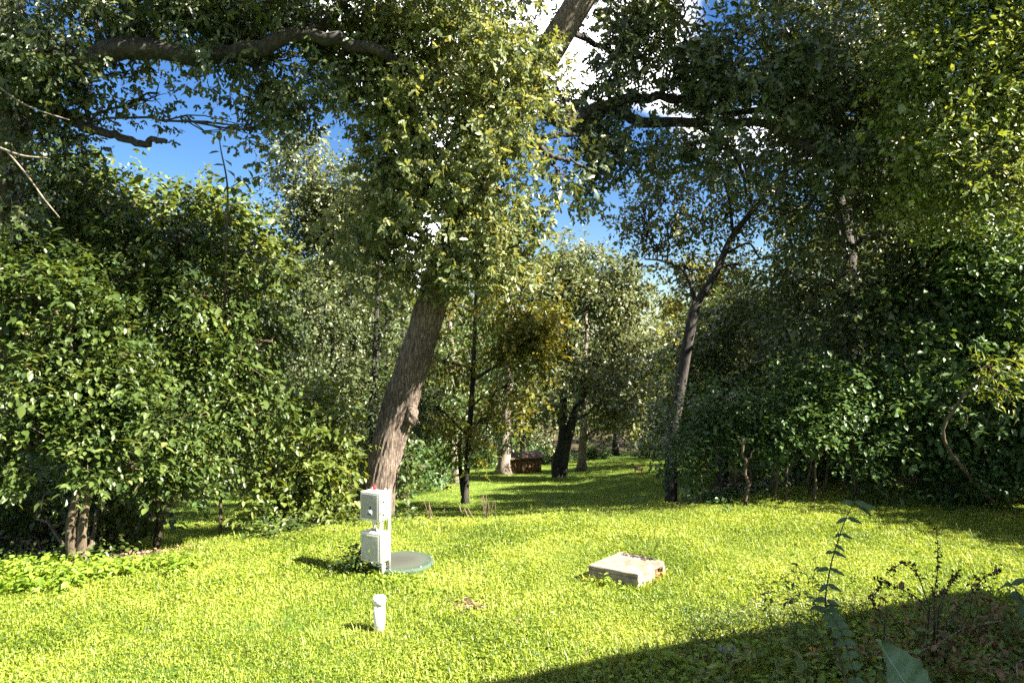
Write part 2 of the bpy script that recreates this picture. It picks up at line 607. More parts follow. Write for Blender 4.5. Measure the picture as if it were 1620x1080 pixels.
LEAF_MAPLE = leaf_mat('sunlit_maple_leaves', [(0, (.05, .085, .016)), (.5, (.125, .175, .035)), (1, (.23, .26, .07))], .36, .6, .36)
LEAF_YELLOW = leaf_mat('yellowing_leaves', [(0, (.05, .082, .014)), (.4, (.11, .13, .02)), (.75, (.20, .185, .025)), (1, (.27, .21, .035))], .42, .35, .45)
LEAF_GREY = leaf_mat('grey_green_leaves', [(0, (.05, .072, .03)), (.5, (.11, .135, .055)), (1, (.19, .2, .09))], .32, .5, .38)
LEAF_DARK = leaf_mat('dark_shrub_leaves', [(0, (.03, .06, .018)), (.6, (.062, .115, .032)), (1, (.1, .16, .045))], .3, .45, .4)
LEAF_COVER = leaf_mat('ground_cover_leaves', [(0, (.11, .19, .018)), (.6, (.19, .30, .03)), (1, (.25, .34, .05))], .42, .4, .45)
LEAF_BLUE = leaf_mat('bluish_shrub_leaves', [(0, (.035, .07, .028)), (1, (.075, .125, .05))], .3, .4, .45)
LEAF_BROWN = leaf_mat('withered_leaves', [(0, (.06, .036, .02)), (.35, (.14, .08, .042)), (.5, (.17, .12, .06)), (.62, (.08, .13, .035)), (1, (.12, .19, .05))], .2, .2, .6)
LEAF_ORANGE = leaf_mat('fallen_orange_leaves', [(0, (.5, .2, .03)), (1, (.6, .3, .05))], .3, .3, .5)
LITTER = leaf_mat('leaf_litter', [(0, (.06, .04, .025)), (.6, (.2, .13, .08)), (1, (.36, .27, .19))], .15, .2, .7)
GRASS = leaf_mat('grass_blades', [(0, (.055, .10, .010)), (.3, (.155, .225, .018)), (.7, (.285, .355, .034)), (1, (.48, .48, .13))], .42, .4, .42, (1.3, 1.15, .6), 1.25, .8)
DRYGRASS = leaf_mat('dry_grass', [(0, (.2, .15, .07)), (1, (.34, .27, .15))], .3, .2, .6)
WHITE = plain_mat('white_plastic', (.62, .60, .54), .5, 0, .16, 9)
BOXSHADE = plain_mat('shaded_box_front', (.25, .24, .215), .5, 0, .1, 30)  # grey holds the shade on the upper box front
BOXHALFLIT = plain_mat('half_lit_box_front', (.37, .355, .31), .55, 0, .14, 25)  # lighter tone holds the light grazing the lower box front
METAL = plain_mat('galvanised_metal', (.5, .5, .5), .4, .8, .2)
BLACK = plain_mat('black_plastic', (.02, .02, .022), .5)
RED = plain_mat('red_lens', (.6, .012, .012), .15)
CONC = plain_mat('weathered_concrete', (.235, .195, .145), .9, 0, .3, 7, .8, (.11, .082, .056))
CONC_D = plain_mat('rust_stained_rubble', (.26, .10, .04), .9, 0, .5, 22, .6)
GREENLID = plain_mat('faded_green_plastic', (.055, .105, .075), .55, 0, .3, 7, .15, (.09, .085, .07))
SOIL = plain_mat('dark_soil', (.06, .045, .03), 1, 0, .4)

# ------------------------------------------------------------------ house wing at the right, outside the picture: its shade lies on the lawn
def build_house():
    a = R(21.0)
    e1 = np.array([math.cos(a), math.sin(a), 0]); e2 = np.array([math.sin(a), -math.cos(a), 0])
    h = 6.0
    k = 1 / math.tan(R(SUN_EL))
    corner = np.array([5.35, 8.25, 0]) + np.array([math.cos(R(SUN_FWD)), -math.sin(R(SUN_FWD)), 0]) * h * k
    root = thing('house', 'white clapboard house wing beside the lawn, shading its near corner', 'house', (0, 0, 0))
    Wd, Dp = 7.4, 9.0
    ov = .45
    M3 = np.stack([-e1, e2, [0, 0, 1]], 1)
    c2 = corner + (-e1 + 0 * e2) * 0
    mb = MB()
    ctr = corner - e1 * (Wd / 2) + e2 * (Dp / 2)
    mb.box(ctr + [0, 0, (h - .15) / 2], (Wd - 2 * ov, Dp - 2 * ov, h - .15), M3)
    for q in range(38):
        z = .1 + q * .155
        mb.box(corner - e1 * (Wd / 2) + e2 * (ov - .012) + [0, 0, z], (Wd - 2 * ov, .025, .012), M3)
    siding = plain_mat('white_clapboard', (.7, .7, .67), .6)
    link('wall', mb.mesh('wall', siding, smooth=False), root)
    rf = MB()
    p = [corner, corner - e1 * Wd, corner - e1 * Wd + e2 * Dp, corner + e2 * Dp]
    r0 = corner - e1 * Wd / 2 + e2 * 2.2 + [0, 0, 1.6]; r1 = corner - e1 * Wd / 2 + e2 * (Dp - 2.2) + [0, 0, 1.6]
    up = np.array([0, 0, h])
    V = [q + up for q in p] + [q + up - [0, 0, .14] for q in p] + [r0 + up, r1 + up]
    rf.add(V, [(0, 3, 9, 8), (1, 8, 9, 2), (0, 4, 7, 3), (3, 7, 6, 2), (2, 6, 5, 1), (1, 5, 4, 0), (4, 5, 6, 7)], [(0, 8, 1), (2, 9, 3)])
    link('roof', rf.mesh('roof', plain_mat('grey_shingles', (.1, .1, .1), .9, 0, .4, 30), smooth=False), root)


build_house()

# ------------------------------------------------------------------ the leaning tree in the middle
def leaning_tree():
    r = np.random.default_rng(5)
    base = gp(-2.75, 13.0, -0.15)
    pts = [px(585, 842, 13.0), px(598, 770, 13.0), px(615, 700, 12.95), px(632, 640, 12.9), px(664, 540, 12.75), px(697, 432, 12.6), px(733, 335, 12.4),
           px(775, 255, 12.2), px(838, 135, 11.9), px(903, 25, 11.6), px(960, -70, 11.4), px(1030, -190, 11.0), px(1075, -330, 11)]
    rads = [.46, .32, .295, .31, .285, .265, .25, .245, .24, .225, .2, .15, .1]
    P = bez(pts, 150)
    rad = np.interp(np.linspace(0, 1, 150), np.linspace(0, 1, len(rads)), rads)
    wood = MB()
    wood.tube(P, rad, 96, .075, 26, 1.3)
    root = thing('leaning_tree', 'big leaning tree with furrowed bark rising behind the grey electrical boxes', 'tree', base)
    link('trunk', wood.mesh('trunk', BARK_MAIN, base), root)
    b = MB()
    c = px(657, 655, 12.75)
    rr = np.random.default_rng(2)
    th, ph = np.meshgrid(np.linspace(0, np.pi, 14), np.linspace(0, 2 * np.pi, 20, endpoint=False), indexing='ij')
    q = 1 + .16 * np.sin(5 * th + 1) * np.sin(4 * ph) + .07 * rr.normal(0, 1, th.shape)
    V = np.stack([.12 * q * np.sin(th) * np.cos(ph) - .07, .14 * q * np.sin(th) * np.sin(ph), .2 * q * np.cos(th)], -1).reshape(-1, 3) + c
    i = np.arange(13)[:, None] * 20; j = np.arange(20)[None]; k = (j + 1) % 20
    b.add(V, np.stack([i + j, i + 20 + j, i + 20 + k, i + k], -1).reshape(-1, 4))
    link('burl', b.mesh('burl', BARK_MAIN, base), root)
    limbs = []

    def pr(x, y, d): return px(x, y, d + 2.6 * min(1, max(0, (x - 850) / 140)))

    def limb(pl, r0, r1, sides=14):
        Q = bez(pl, 26)
        Q = Q + np.random.default_rng(int(r0 * 1e4)).normal(0, r0 * .18, Q.shape)
        rq = np.linspace(r0, r1, 26)
        m = MB().tube(Q, rq, sides, .12, 9)
        link('limb', m.mesh('limb', BARK_SHADED, base), root)
        limbs.append((Q, rq))
    limb([pr(835, 140, 11.9), pr(880, 190, 11.6), pr(945, 172, 11.3), pr(1000, 160, 11.1), pr(1075, 157, 11), pr(1150, 180, 10.9), pr(1240, 170, 10.8)], .13, .05)
    limb([pr(905, 185, 11.5), pr(960, 176, 11.2), pr(1005, 190, 11), pr(1060, 193, 10.9), pr(1130, 194, 10.7), pr(1205, 194, 10.5), pr(1285, 238, 10.3), pr(1380, 255, 10.2), pr(1450, 250, 10)], .12, .05)
    limb([pr(1100, 196, 10.8), pr(1145, 225, 10.8), pr(1170, 265, 10.8), pr(1185, 320, 10.9)], .055, .02, 8)
    limb([px(770, 265, 12.2), px(835, 225, 11.7), px(870, 247, 11.4), px(900, 255, 11.3)], .07, .03, 8)
    limb([pr(840, 220, 11.7), pr(920, 215, 11.4), pr(985, 250, 11.3), pr(1020, 290, 11.3)], .05, .015, 8)
    limb([pr(890, 45, 11.7), pr(985, 90, 11.3), pr(1010, 115, 11.2), pr(1040, 60, 11.1)], .06, .02, 8)
    limb([pr(1000, -130, 11.1), pr(1020, -10, 10.9), pr(1060, 25, 10.8), pr(1090, 70, 10.8)], .06, .02, 8)
    limb([px(735, 330, 12.4), px(660, 220, 11.9), px(615, 120, 11.6), px(570, 80, 11.4), px(530, 60, 11.2)], .10, .04, 10)
    limb([px(770, 260, 12.2), px(740, 130, 11.6), px(700, 30, 11.2), px(690, -60, 11)], .09, .04, 10)
    limb([px(720, 360, 12.45), px(760, 330, 12), px(800, 290, 11.8)], .06, .02, 8)

    def crown(name, blobs, mat, per, size, L, **kw):
        nodes = [(Q, q) for Q, q in limbs] + [(P[60:], rad[60:])]
        w, c = grow(base, nodes, blobs, r, 'oak', per=per, L=L, size=size, twigs=16, twig_r=.014, limb_r=.035, **kw)
        # the wood made here repeats trunk and limbs: keep only the twigs
        k = len(nodes)
        tw = MB()
        n0 = sum(len(v) for v in w.V[:k])
        qs = sum(len(v) for v in w.Q[:k])
        tw.V = w.V[k:]; tw.Q = [q - n0 for q in w.Q[k:]]
        caps = [t for t in w.T if t.min() >= n0]
        tw.T = [t - n0 for t in caps]
        if tw.V: link('twigs', tw.mesh('twigs', BARK_SHADED, base), root)['kind'] = 'stuff'
        link(name, c.mesh(name, mat, base), root)

    def B(x, y, rx, ry, d, n, rd=None):
        s = (d + 2.6 * min(1, max(0, (x - 850) / 140))) / F
        return (pr(x, y, d), (rx * s, (rd or (rx + ry) / 2 * s * 1.0), ry * s), n)
    crown('crown', [
        B(610, 30, 97, 94, 11.2, 221), B(720, 20, 108, 94, 10.9, 251), B(796, 62, 68, 88, 11.1, 190), B(640, 130, 86, 84, 11.3, 231), B(620, 195, 40, 50, 11.4, 84), B(598, 95, 40, 40, 11.2, 66),
        B(740, 120, 97, 84, 11.0, 241), B(820, 160, 64, 73, 11.2, 183), B(650, 225, 70, 63, 11.5, 163), B(740, 225, 91, 78, 11.2, 211),
        B(690, 300, 86, 63, 11.6, 192), B(790, 300, 54, 63, 11.6, 125), B(640, 365, 64, 52, 11.9, 125), B(710, 385, 81, 52, 11.7, 163),
        B(775, 375, 59, 52, 11.8, 115), B(610, 310, 26, 36, 11.8, 34), B(570, 340, 45, 45, 11.9, 50), B(610, 410, 35, 28, 12.0, 36), B(685, 425, 26, 22, 11.7, 25), B(745, 428, 40, 30, 11.6, 42), B(800, 352, 36, 40, 11.8, 44), B(800, 410, 35, 30, 11.9, 28), B(760, -90, 172, 73, 11, 154)],
        LEAF_OAK, 16, .105, .5, droop=.6, flat=.45, jit=.85, clump=.85, cs=1.7)
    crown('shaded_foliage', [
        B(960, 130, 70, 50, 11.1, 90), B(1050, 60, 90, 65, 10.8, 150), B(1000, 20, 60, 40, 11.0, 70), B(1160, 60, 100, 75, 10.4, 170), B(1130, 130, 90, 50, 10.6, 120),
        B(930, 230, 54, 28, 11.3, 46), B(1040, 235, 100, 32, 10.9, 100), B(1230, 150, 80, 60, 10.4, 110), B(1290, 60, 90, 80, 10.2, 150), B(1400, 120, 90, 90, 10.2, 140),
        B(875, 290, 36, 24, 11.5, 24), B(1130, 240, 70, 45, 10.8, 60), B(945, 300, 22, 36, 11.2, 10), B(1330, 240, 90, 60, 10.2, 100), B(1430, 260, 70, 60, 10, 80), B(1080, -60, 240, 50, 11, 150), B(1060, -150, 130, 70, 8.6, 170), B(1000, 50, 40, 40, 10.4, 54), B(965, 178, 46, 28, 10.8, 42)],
        LEAF_OAK_SHADED, 13, .135, .5, droop=.45, flat=.5, jit=.8, clump=.8, cs=1.3)


leaning_tree()


# ------------------------------------------------------------------ the oak at the left edge with its long limb
def left_oak():
    r = np.random.default_rng(8)
    base = gp(-8.6, 11.2, -.1)
    root = thing('oak_tree', 'large oak at the left edge whose dark limb reaches across the sky', 'tree', base)
    P = bez([base, px(-15, 600, 11.1), px(-5, 400, 11), px(8, 250, 11), px(22, 180, 10.9), px(20, 80, 10.9), px(5, -60, 10.8), px(0, -260, 10.8)], 60)
    rad = np.linspace(.36, .18, 60)
    link('trunk', MB().tube(P, rad, 40, .08, 18, 2.0).mesh('trunk', BARK_TAN, base), root)
    limbs = []

    def limb(pl, r0, r1, sides=14, mat=BARK_SHADED, name='limb'):
        Q = bez(pl, 30)
        Q = Q + np.random.default_rng(int(r0 * 1e4)).normal(0, r0 * .16, Q.shape)
        rq = np.linspace(r0, r1, 30)
        o = link(name, MB().tube(Q, rq, sides, .12, 9).mesh(name, mat, base), root)
        limbs.append((Q, rq))
        return o
    limb([px(15, 170, 10.7), px(40, 110, 10.2), px(110, 92, 9.95), px(190, 84, 9.85), px(230, 72, 9.85), px(330, 86, 9.85), px(400, 80, 9.85), px(470, 54, 9.85), px(540, 62, 9.9), px(600, 85, 10.2), px(640, 110, 10.6)], .19, .06)
    limb([px(390, 82, 10.2), px(410, 115, 10.2), px(440, 150, 10.2), px(465, 172, 10.2)], .05, .02, 8)
    limb([px(110, 95, 10.5), px(135, 150, 10.4), px(140, 195, 10.4)], .06, .03, 8)
    limb([px(480, 52, 10.2), px(525, 30, 10.1), px(560, -30, 10)], .1, .05, 8)
    limb([px(10, -60, 10.9), px(120, -40, 10.3), px(250, -60, 10), px(420, -50, 9.9)], .12, .05, 8)
    d = limb([px(60, 165, 10.6), px(110, 185, 10.5), px(140, 203, 10.4), px(185, 215, 10.4), px(225, 228, 10.35), px(240, 222, 10.3), px(264, 226, 10.3)], .085, .035, 10, BARK_SHADED, 'dead_limb')
    d['label'] = 'broken leafless limb stub'
    for pl, q in [([px(0, 75, 9.6), px(45, 82, 9.5), px(62, 75, 9.5), px(66, 62, 9.5)], .02),
                  ([px(-5, 135, 9.4), px(30, 160, 9.4), px(62, 175, 9.4), px(110, 190, 9.5)], .014),
                  ([px(-5, 232, 9.2), px(35, 246, 9.2), px(75, 250, 9.3)], .016),
                  ([px(12, 240, 9.2), px(45, 280, 9.2), px(70, 315, 9.2), px(95, 345, 9.2)], .013),
                  ([px(20, 0, 9.6), px(38, 10, 9.6), px(36, -20, 9.6)], .02)]:
        link('bare_twig', MB().tube(bez(pl, 12), np.linspace(q, q * .5, 12), 6).mesh('bare_twig', BARK_PALE, base), root)

    def B(x, y, rx, ry, d, n):
        s = d / F
        return (px(x, y, d), (rx * s, (rx + ry) / 2 * s, ry * s), n)
    blobs = [B(60, 40, 70, 60, 10.0, 130), B(160, -6, 80, 40, 10.1, 150), B(270, -6, 80, 38, 10.2, 150), B(370, -6, 80, 38, 10.3, 150), B(470, -22, 80, 36, 10.2, 130), B(560, 15, 60, 45, 10.5, 120), B(200, 50, 60, 20, 10.5, 44), B(360, 45, 60, 22, 10.6, 50), B(450, 20, 60, 22, 10.6, 50),
             B(110, 140, 60, 30, 10.5, 60), B(175, 118, 40, 20, 10.5, 26), B(248, 148, 16, 22, 10.4, 12), B(60, 220, 60, 36, 10.4, 64), B(130, 165, 36, 30, 10.5, 24), B(450, 95, 70, 30, 10.5, 60),
             B(340, 100, 40, 10, 10.4, 8), B(405, 138, 30, 28, 10.3, 34), B(465, 140, 45, 40, 10.3, 60), B(395, 205, 28, 32, 10.2, 22), B(530, 110, 34, 34, 10.4, 38), B(30, 320, 50, 50, 10.3, 60), B(480, 165, 25, 15, 10.2, 12),
             B(20, 130, 50, 50, 9.9, 90), B(30, 60, 50, 50, 9.8, 90), B(100, 75, 40, 26, 9.6, 40), B(300, 78, 40, 20, 9.6, 30), B(250, -70, 300, 50, 9.4, 170), B(430, -110, 200, 60, 9.0, 130), B(620, -130, 160, 60, 9.0, 120), B(560, -220, 200, 60, 8.8, 120), B(760, -230, 160, 60, 9.2, 110), B(120, -120, 200, 50, 9.6, 120)]
    nodes = limbs[:5] + [(P[20:], rad[20:])]
    w, c = grow(base, nodes, blobs, r, 'oak', per=12, L=.5, size=.105, twigs=14, twig_r=.013, limb_r=.03, droop=.5, flat=.6, jit=.6, clump=.7, cs=1.5)
    n0 = sum(len(v) for v in w.V[:6])
    tw = MB()
    tw.V = w.V[6:]; tw.Q = [q - n0 for q in w.Q[6:]]; tw.T = [t - n0 for t in w.T if t.min() >= n0]
    link('twigs', tw.mesh('twigs', BARK_SHADED, base), root)['kind'] = 'stuff'
    link('crown', c.mesh('crown', LEAF_OAK_SHADED, base), root)


left_oak()


# ------------------------------------------------------------------ left-hand understorey
def B(x, y, rx, ry, d, n, deep=1.0):
    s = d / F
    return (px(x, y, d), (rx * s, (rx + ry) / 2 * s * deep, ry * s), n)


def understorey():
    r = np.random.default_rng(21)
    b = gp(-5.9, 9.35, -.05)
    tr = [(bez([b, px(112, 830, 9.3), px(122, 770, 9.3), px(118, 640, 9.4), px(110, 520, 9.5)], 16), np.linspace(.075, .03, 16)),
          (bez([b + [.1, .02, 0], px(130, 840, 9.35), px(140, 775, 9.4), px(165, 680, 9.6), px(190, 560, 9.8)], 16), np.linspace(.07, .03, 16))]
    w, c = grow(b, tr, [B(60, 470, 90, 70, 9.6, 229), B(150, 500, 100, 80, 9.8, 256), B(60, 600, 100, 70, 9.5, 229), B(170, 620, 90, 60, 9.6, 202), B(110, 690, 60, 50, 9.0, 108), B(20, 700, 70, 50, 9.3, 121),
                        B(230, 690, 60, 40, 9.7, 94), B(190, 560, 70, 60, 10, 121), B(195, 770, 50, 45, 10.9, 110), B(50, 790, 70, 50, 10.4, 130), B(150, 830, 55, 45, 10.9, 110), B(30, 860, 60, 30, 10.4, 70), B(110, 725, 55, 40, 9.0, 80), B(230, 730, 60, 30, 10.0, 90), B(120, 880, 50, 26, 9.9, 60)],
                r, 'ovate', per=13, L=.45, size=.088, droop=.3, flat=1.7, jit=.42, clump=.85, cs=1.1, twigs=12, twig_r=.012, limb_r=.03)
    tree('understorey_tree', 'twin stemmed small tree shading the left edge of the lawn', b, w, c, BARK_TAN, LEAF_BROAD)

    b = gp(-6.6, 11.4, -.05)
    tr = [(bez([b, px(185, 640, 11.4), px(210, 480, 11.3), px(215, 340, 11.3)], 16), np.linspace(.12, .04, 16))]
    w, c = grow(b, tr, [B(120, 330, 90, 70, 11.5, 202), B(210, 330, 90, 70, 11.3, 229), B(300, 370, 90, 70, 11.2, 229), B(230, 430, 110, 80, 11, 297), B(110, 420, 90, 60, 11.4, 162), B(330, 470, 80, 60, 11, 202), B(300, 560, 90, 60, 10.8, 202), B(40, 380, 60, 60, 11.4, 108)],
                r, 'ovate', per=13, L=.48, size=.088, droop=.3, flat=1.6, jit=.42, clump=.85, cs=1.0, twigs=12, twig_r=.014, limb_r=.04)
    tree('broadleaf_tree', 'broad leaved tree with its crown below the oak limb at the left', b, w, c, BARK_TAN, LEAF_BROAD)

    b = gp(-6.1, 11.9, -.05)
    tr = [(bez([b, px(262, 760, 11.6), px(285, 640, 11.4), px(335, 520, 11.3)], 16), np.linspace(.07, .03, 16))]
    w, c = grow(b, tr, [B(400, 470, 60, 60, 11.4, 121), B(380, 560, 70, 60, 11.2, 162), B(330, 650, 90, 50, 10.8, 189), B(270, 705, 80, 34, 10.5, 121), B(390, 650, 60, 50, 11.2, 121), B(360, 720, 70, 40, 10.9, 121), B(430, 540, 35, 40, 11.5, 54), B(425, 430, 30, 40, 11.6, 48)],
                r, 'ovate', per=13, L=.48, size=.085, droop=.35, flat=1.6, jit=.42, clump=.85, cs=1.1, twigs=12, twig_r=.012, limb_r=.03)
    tree('overhanging_tree', 'slim tree whose low leafy boughs hang over the grassy path', b, w, c, BARK_TAN, LEAF_BROAD)

    b = gp(-8.5, 16.0, -.05)
    tr = [(bez([b, px(200, 600, 16), px(210, 420, 16), px(215, 300, 16)], 16), np.linspace(.16, .05, 16))]
    w, c = grow(b, tr, [B(160, 315, 70, 40, 16, 180), B(280, 350, 70, 44, 16, 190), B(365, 380, 50, 46, 16, 170), B(80, 290, 70, 60, 16, 150), B(400, 430, 45, 50, 16.3, 110), B(310, 315, 26, 22, 16, 34)],
                r, 'ovate', per=12, L=.7, size=.13, droop=.25, flat=.7, jit=.6, clump=.5, cs=.9, twigs=10, twig_r=.014, limb_r=.05)
    tree('sunlit_tree', 'yellow green sunlit tree top under the patch of blue sky', b, w, c, BARK_TAN, LEAF_BRIGHT)

    # low shrubs beside the path
    b = gp(-4.0, 12.4, -.05)
    tr = [(bez([b, px(470, 800, 12.4), px(480, 700, 12.4)], 8), np.linspace(.04, .015, 8)), (bez([b, px(440, 790, 12.3), px(430, 720, 12.2)], 8), np.linspace(.03, .012, 8))]
    w, c = grow(b, tr, [B(490, 690, 52, 60, 12.4, 140), B(490, 765, 50, 48, 12.2, 110), B(440, 740, 50, 50, 12.1, 90), B(470, 800, 60, 35, 12.0, 80), B(520, 640, 26, 25, 12.6, 34), B(455, 655, 40, 35, 12.5, 60), B(520, 715, 34, 36, 12.4, 50)],
                r, 'ovate', per=12, L=.5, size=.105, droop=.25, flat=1.0, jit=.5, clump=.45, cs=1.2, twigs=10, twig_r=.01, limb_r=.015)
    tree('leafy_shrub', 'bright green shrub between the grassy path and the leaning trunk', b, w, c, BARK_TAN, LEAF_BRIGHT, 'shrub')

    b = gp(-2.05, 13.6, -.05)
    tr = [(bez([b, px(645, 770, 13.6), px(640, 720, 13.5)], 8), np.linspace(.03, .012, 8))]
    w, c = grow(b, tr, [B(640, 722, 16, 24, 13.5, 20), B(628, 765, 16, 20, 13.4, 18), B(655, 690, 12, 16, 13.6, 8)],
                r, 'ovate', per=9, L=.4, size=.10, droop=.3, flat=1.0, jit=.5, clump=.5, cs=1.2, twigs=8, twig_r=.01, limb_r=.015)
    tree('small_shrub', 'little shrub with pale sunlit leaves right behind the leaning trunk', b, w, c, BARK_TAN, LEAF_BROAD, 'shrub')

    # shoot standing up against the blue
    b = gp(-5.0, 11.9, -.05)
    st = bez([b, px(352, 600, 11.6), px(358, 400, 11), px(360, 300, 10.6), px(350, 240, 10.5), px(346, 215, 10.5)], 30)
    m = MB().tube(st, np.linspace(.03, .006, 30), 6)
    m.tube(bez([px(360, 300, 10.6), px(385, 285, 10.6), px(410, 280, 10.6)], 8), np.linspace(.008, .004, 8), 5)
    root = thing('tall_sapling', 'slender leafy shoot standing up against the blue sky', 'sapling', b)
    link('stem', m.mesh('stem', BARK_TAN, b), root)
    sv, stt = SH['ovate']
    lm = mesh_np('leaf', sv * [1, 1, 1], None, stt, LEAF_DARK, np.full(len(stt), .4))
    for (x, y, dx, dy, L) in [(346, 222, 5, -20, .16), (352, 232, 18, 2, .14), (348, 240, -22, 4, .17), (354, 252, 20, 14, .19), (356, 262, -24, -2, .17), (358, 268, 22, 16, .2), (360, 280, -20, 12, .2),
                              (362, 290, -10, 22, .2), (368, 296, 6, 22, .18), (372, 300, 22, 10, .17), (385, 288, 14, 14, .16), (402, 281, 4, 20, .18), (408, 280, 16, 6, .16), (400, 282, -6, -16, .14)]:
        o = link('leaf', lm, root, px(x, y, 10.55) - b)
        D = Vector((dx, -6, -dy)).normalized()
        o.rotation_euler = D.to_track_quat('X', 'Z').to_euler()
        o.scale = (L, L, L)


understorey()


# ------------------------------------------------------------------ middle distance
def upright(base, height, rad, lean=(0, 0), n=18, r=None):
    r = r or rng
    top = np.asarray(base) + [lean[0], lean[1], height]
    P = wig(base, top, n, .008, r)
    rr = np.linspace(rad, rad * .25, n)
    rr[0] *= 1.55; rr[1] *= 1.08
    return P, rr


def middle():
    r = np.random.default_rng(31)
    # tall tree left of the leaning trunk
    b = gp(-7.4, 26, -.1)
    tr = [upright(b, 11, .2, (.5, 0), r=r)]
    w, c = grow(b, tr, [B(490, 270, 55, 55, 26, 336), B(545, 290, 45, 55, 26, 272), B(460, 340, 45, 50, 26, 240), B(530, 370, 60, 50, 26, 320), B(470, 430, 50, 50, 26, 240), B(560, 440, 50, 50, 26, 256), B(500, 510, 60, 50, 25.5, 288), B(520, 590, 60, 40, 25.5, 208), B(450, 580, 50, 50, 25, 176)],
                r, 'rhomb', per=14, L=.8, size=.14, droop=.3, flat=.7, jit=.6, clump=.6, cs=.6, twigs=8, twig_r=.025, limb_r=.07)
    tree('maple_tree', 'tall grey green tree standing against the sky left of the leaning trunk', b, w, c, BARK_SHADED, LEAF_GREY)

    b = gp(-5.0, 30, -.1)
    tr = [upright(b, 12, .2, (.3, 0), r=r)]
    w, c = grow(b, tr, [B(590, 330, 40, 50, 29, 130), B(600, 440, 40, 60, 29, 150), B(640, 500, 40, 60, 29, 150), B(580, 560, 40, 50, 29, 130), B(620, 620, 45, 45, 29, 120), B(690, 560, 40, 60, 29, 130), B(700, 640, 40, 45, 29, 90)],
                r, 'rhomb', per=14, L=.85, size=.15, droop=.3, flat=.7, jit=.6, clump=.65, cs=.6, twigs=8, twig_r=.025, limb_r=.06)
    tree('straight_tree', 'straight thin trunked tree seen right beside the leaning trunk', b, w, c, BARK_SHADED, LEAF_BROAD)

    b = gp(-4.5, 21.5, -.1)
    tr = [(bez([b, px(588, 650, 21.5), px(594, 560, 21.5), px(597, 470, 21.5), px(604, 380, 21.5)], 18), np.linspace(.13, .05, 18)),
          (bez([gp(-5.6, 21.8), px(520, 640, 21.8), px(526, 540, 21.8), px(505, 470, 21.8)], 14), np.linspace(.1, .04, 14)),
          (bez([px(595, 540, 21.5), px(620, 500, 21.4), px(650, 455, 21.3)], 8), np.linspace(.05, .02, 8))]
    w, c = grow(b, tr, [B(480, 500, 55, 45, 21.5, 120), B(560, 480, 50, 45, 21.8, 90), B(540, 570, 60, 45, 21.2, 140), B(620, 560, 40, 50, 21.6, 90), B(470, 590, 55, 40, 21.0, 120), B(590, 640, 50, 40, 21.2, 120), B(520, 660, 60, 40, 20.8, 140), B(440, 430, 35, 40, 21.6, 60), B(640, 660, 35, 40, 21.6, 70), B(600, 720, 50, 30, 21.4, 80), B(660, 600, 30, 40, 21.6, 50)],
                r, 'rhomb', per=14, L=.7, size=.12, droop=.3, flat=.9, jit=.55, clump=.7, cs=.8, twigs=10, twig_r=.02, limb_r=.05)
    tree('shade_tree', 'dark thin stemmed tree between the leaning trunk and the left understorey', b, w, c, BARK_SHADED, LEAF_OAK_SHADED)

    # yellowing small tree
    b = gp((735 - 810) / F * 24.0, 24.0, -.1)
    tr = [(bez([b, px(740, 720, 24), px(748, 600, 24), px(752, 500, 24), px(755, 400, 24)], 18), np.r_[.18, np.linspace(.115, .045, 17)]),
          (bez([px(733, 783, 24.2), px(728, 740, 24.2), px(727, 700, 24.3)], 8), np.linspace(.09, .05, 8)),
          (bez([px(750, 600, 24), px(790, 575, 23.7), px(830, 545, 23.5), px(850, 520, 23.3)], 12), np.linspace(.06, .02, 12)),
          (bez([px(742, 690, 24), px(700, 650, 23.8), px(680, 640, 23.8)], 8), np.linspace(.05, .02, 8))]
    w, c = grow(b, tr, [B(700, 480, 45, 45, 23.8, 90), B(770, 470, 55, 40, 23.6, 110), B(830, 495, 52, 36, 22.9, 190), B(850, 545, 36, 26, 22.8, 110), B(790, 545, 50, 32, 23.0, 130), B(700, 570, 45, 40, 23.8, 70), B(800, 610, 55, 30, 23.5, 70), B(690, 650, 45, 35, 23.6, 60), B(770, 670, 60, 35, 23.6, 75), B(740, 720, 40, 25, 23.6, 36)],
                r, 'rhomb', per=12, L=.7, size=.15, droop=.35, flat=1.0, jit=.5, clump=.6, cs=.8, twigs=9, twig_r=.02, limb_r=.04)
    tree('yellowing_tree', 'slender small tree with yellowing leaves on the far shaded lawn', b, w, c, BARK_SHADED, LEAF_YELLOW)

    # twin trunk tree
    b = gp((885 - 810) / F * 44, 44, -.1)
    tr = [(bez([b, px(880, 730, 44), px(890, 690, 44), px(893, 560, 44), px(905, 430, 44)], 16), np.r_[.62, .44, np.linspace(.36, .12, 14)]),
          (bez([px(887, 748, 44), px(896, 700, 44), px(915, 640, 44), px(960, 540, 43.5), px(990, 480, 43)], 16), np.linspace(.42, .1, 16))]
    w, c = grow(b, tr, [B(900, 410, 50, 40, 44, 240), B(850, 450, 45, 45, 43.5, 200), B(950, 440, 50, 45, 43.5, 240), B(1000, 470, 40, 50, 43, 170), B(900, 500, 60, 50, 42.5, 240), B(980, 550, 50, 50, 42.5, 200), B(860, 560, 45, 50, 43, 150), B(930, 600, 60, 40, 42, 190), B(990, 640, 45, 40, 42, 140), B(845, 630, 45, 36, 42, 110)],
                r, 'rhomb', per=16, L=1.2, size=.24, droop=.35, flat=.6, jit=.65, clump=.6, cs=.42, twigs=8, twig_r=.04, limb_r=.12)
    tree('twin_trunk_tree', 'wide tree with a dark double trunk on the far lawn', b, w, c, BARK_SHADED, LEAF_GREY)

    b = gp((920 - 810) / F * 48, 48, -.1)
    tr = [upright(b, 13, .3, (.4, 0), r=r)]
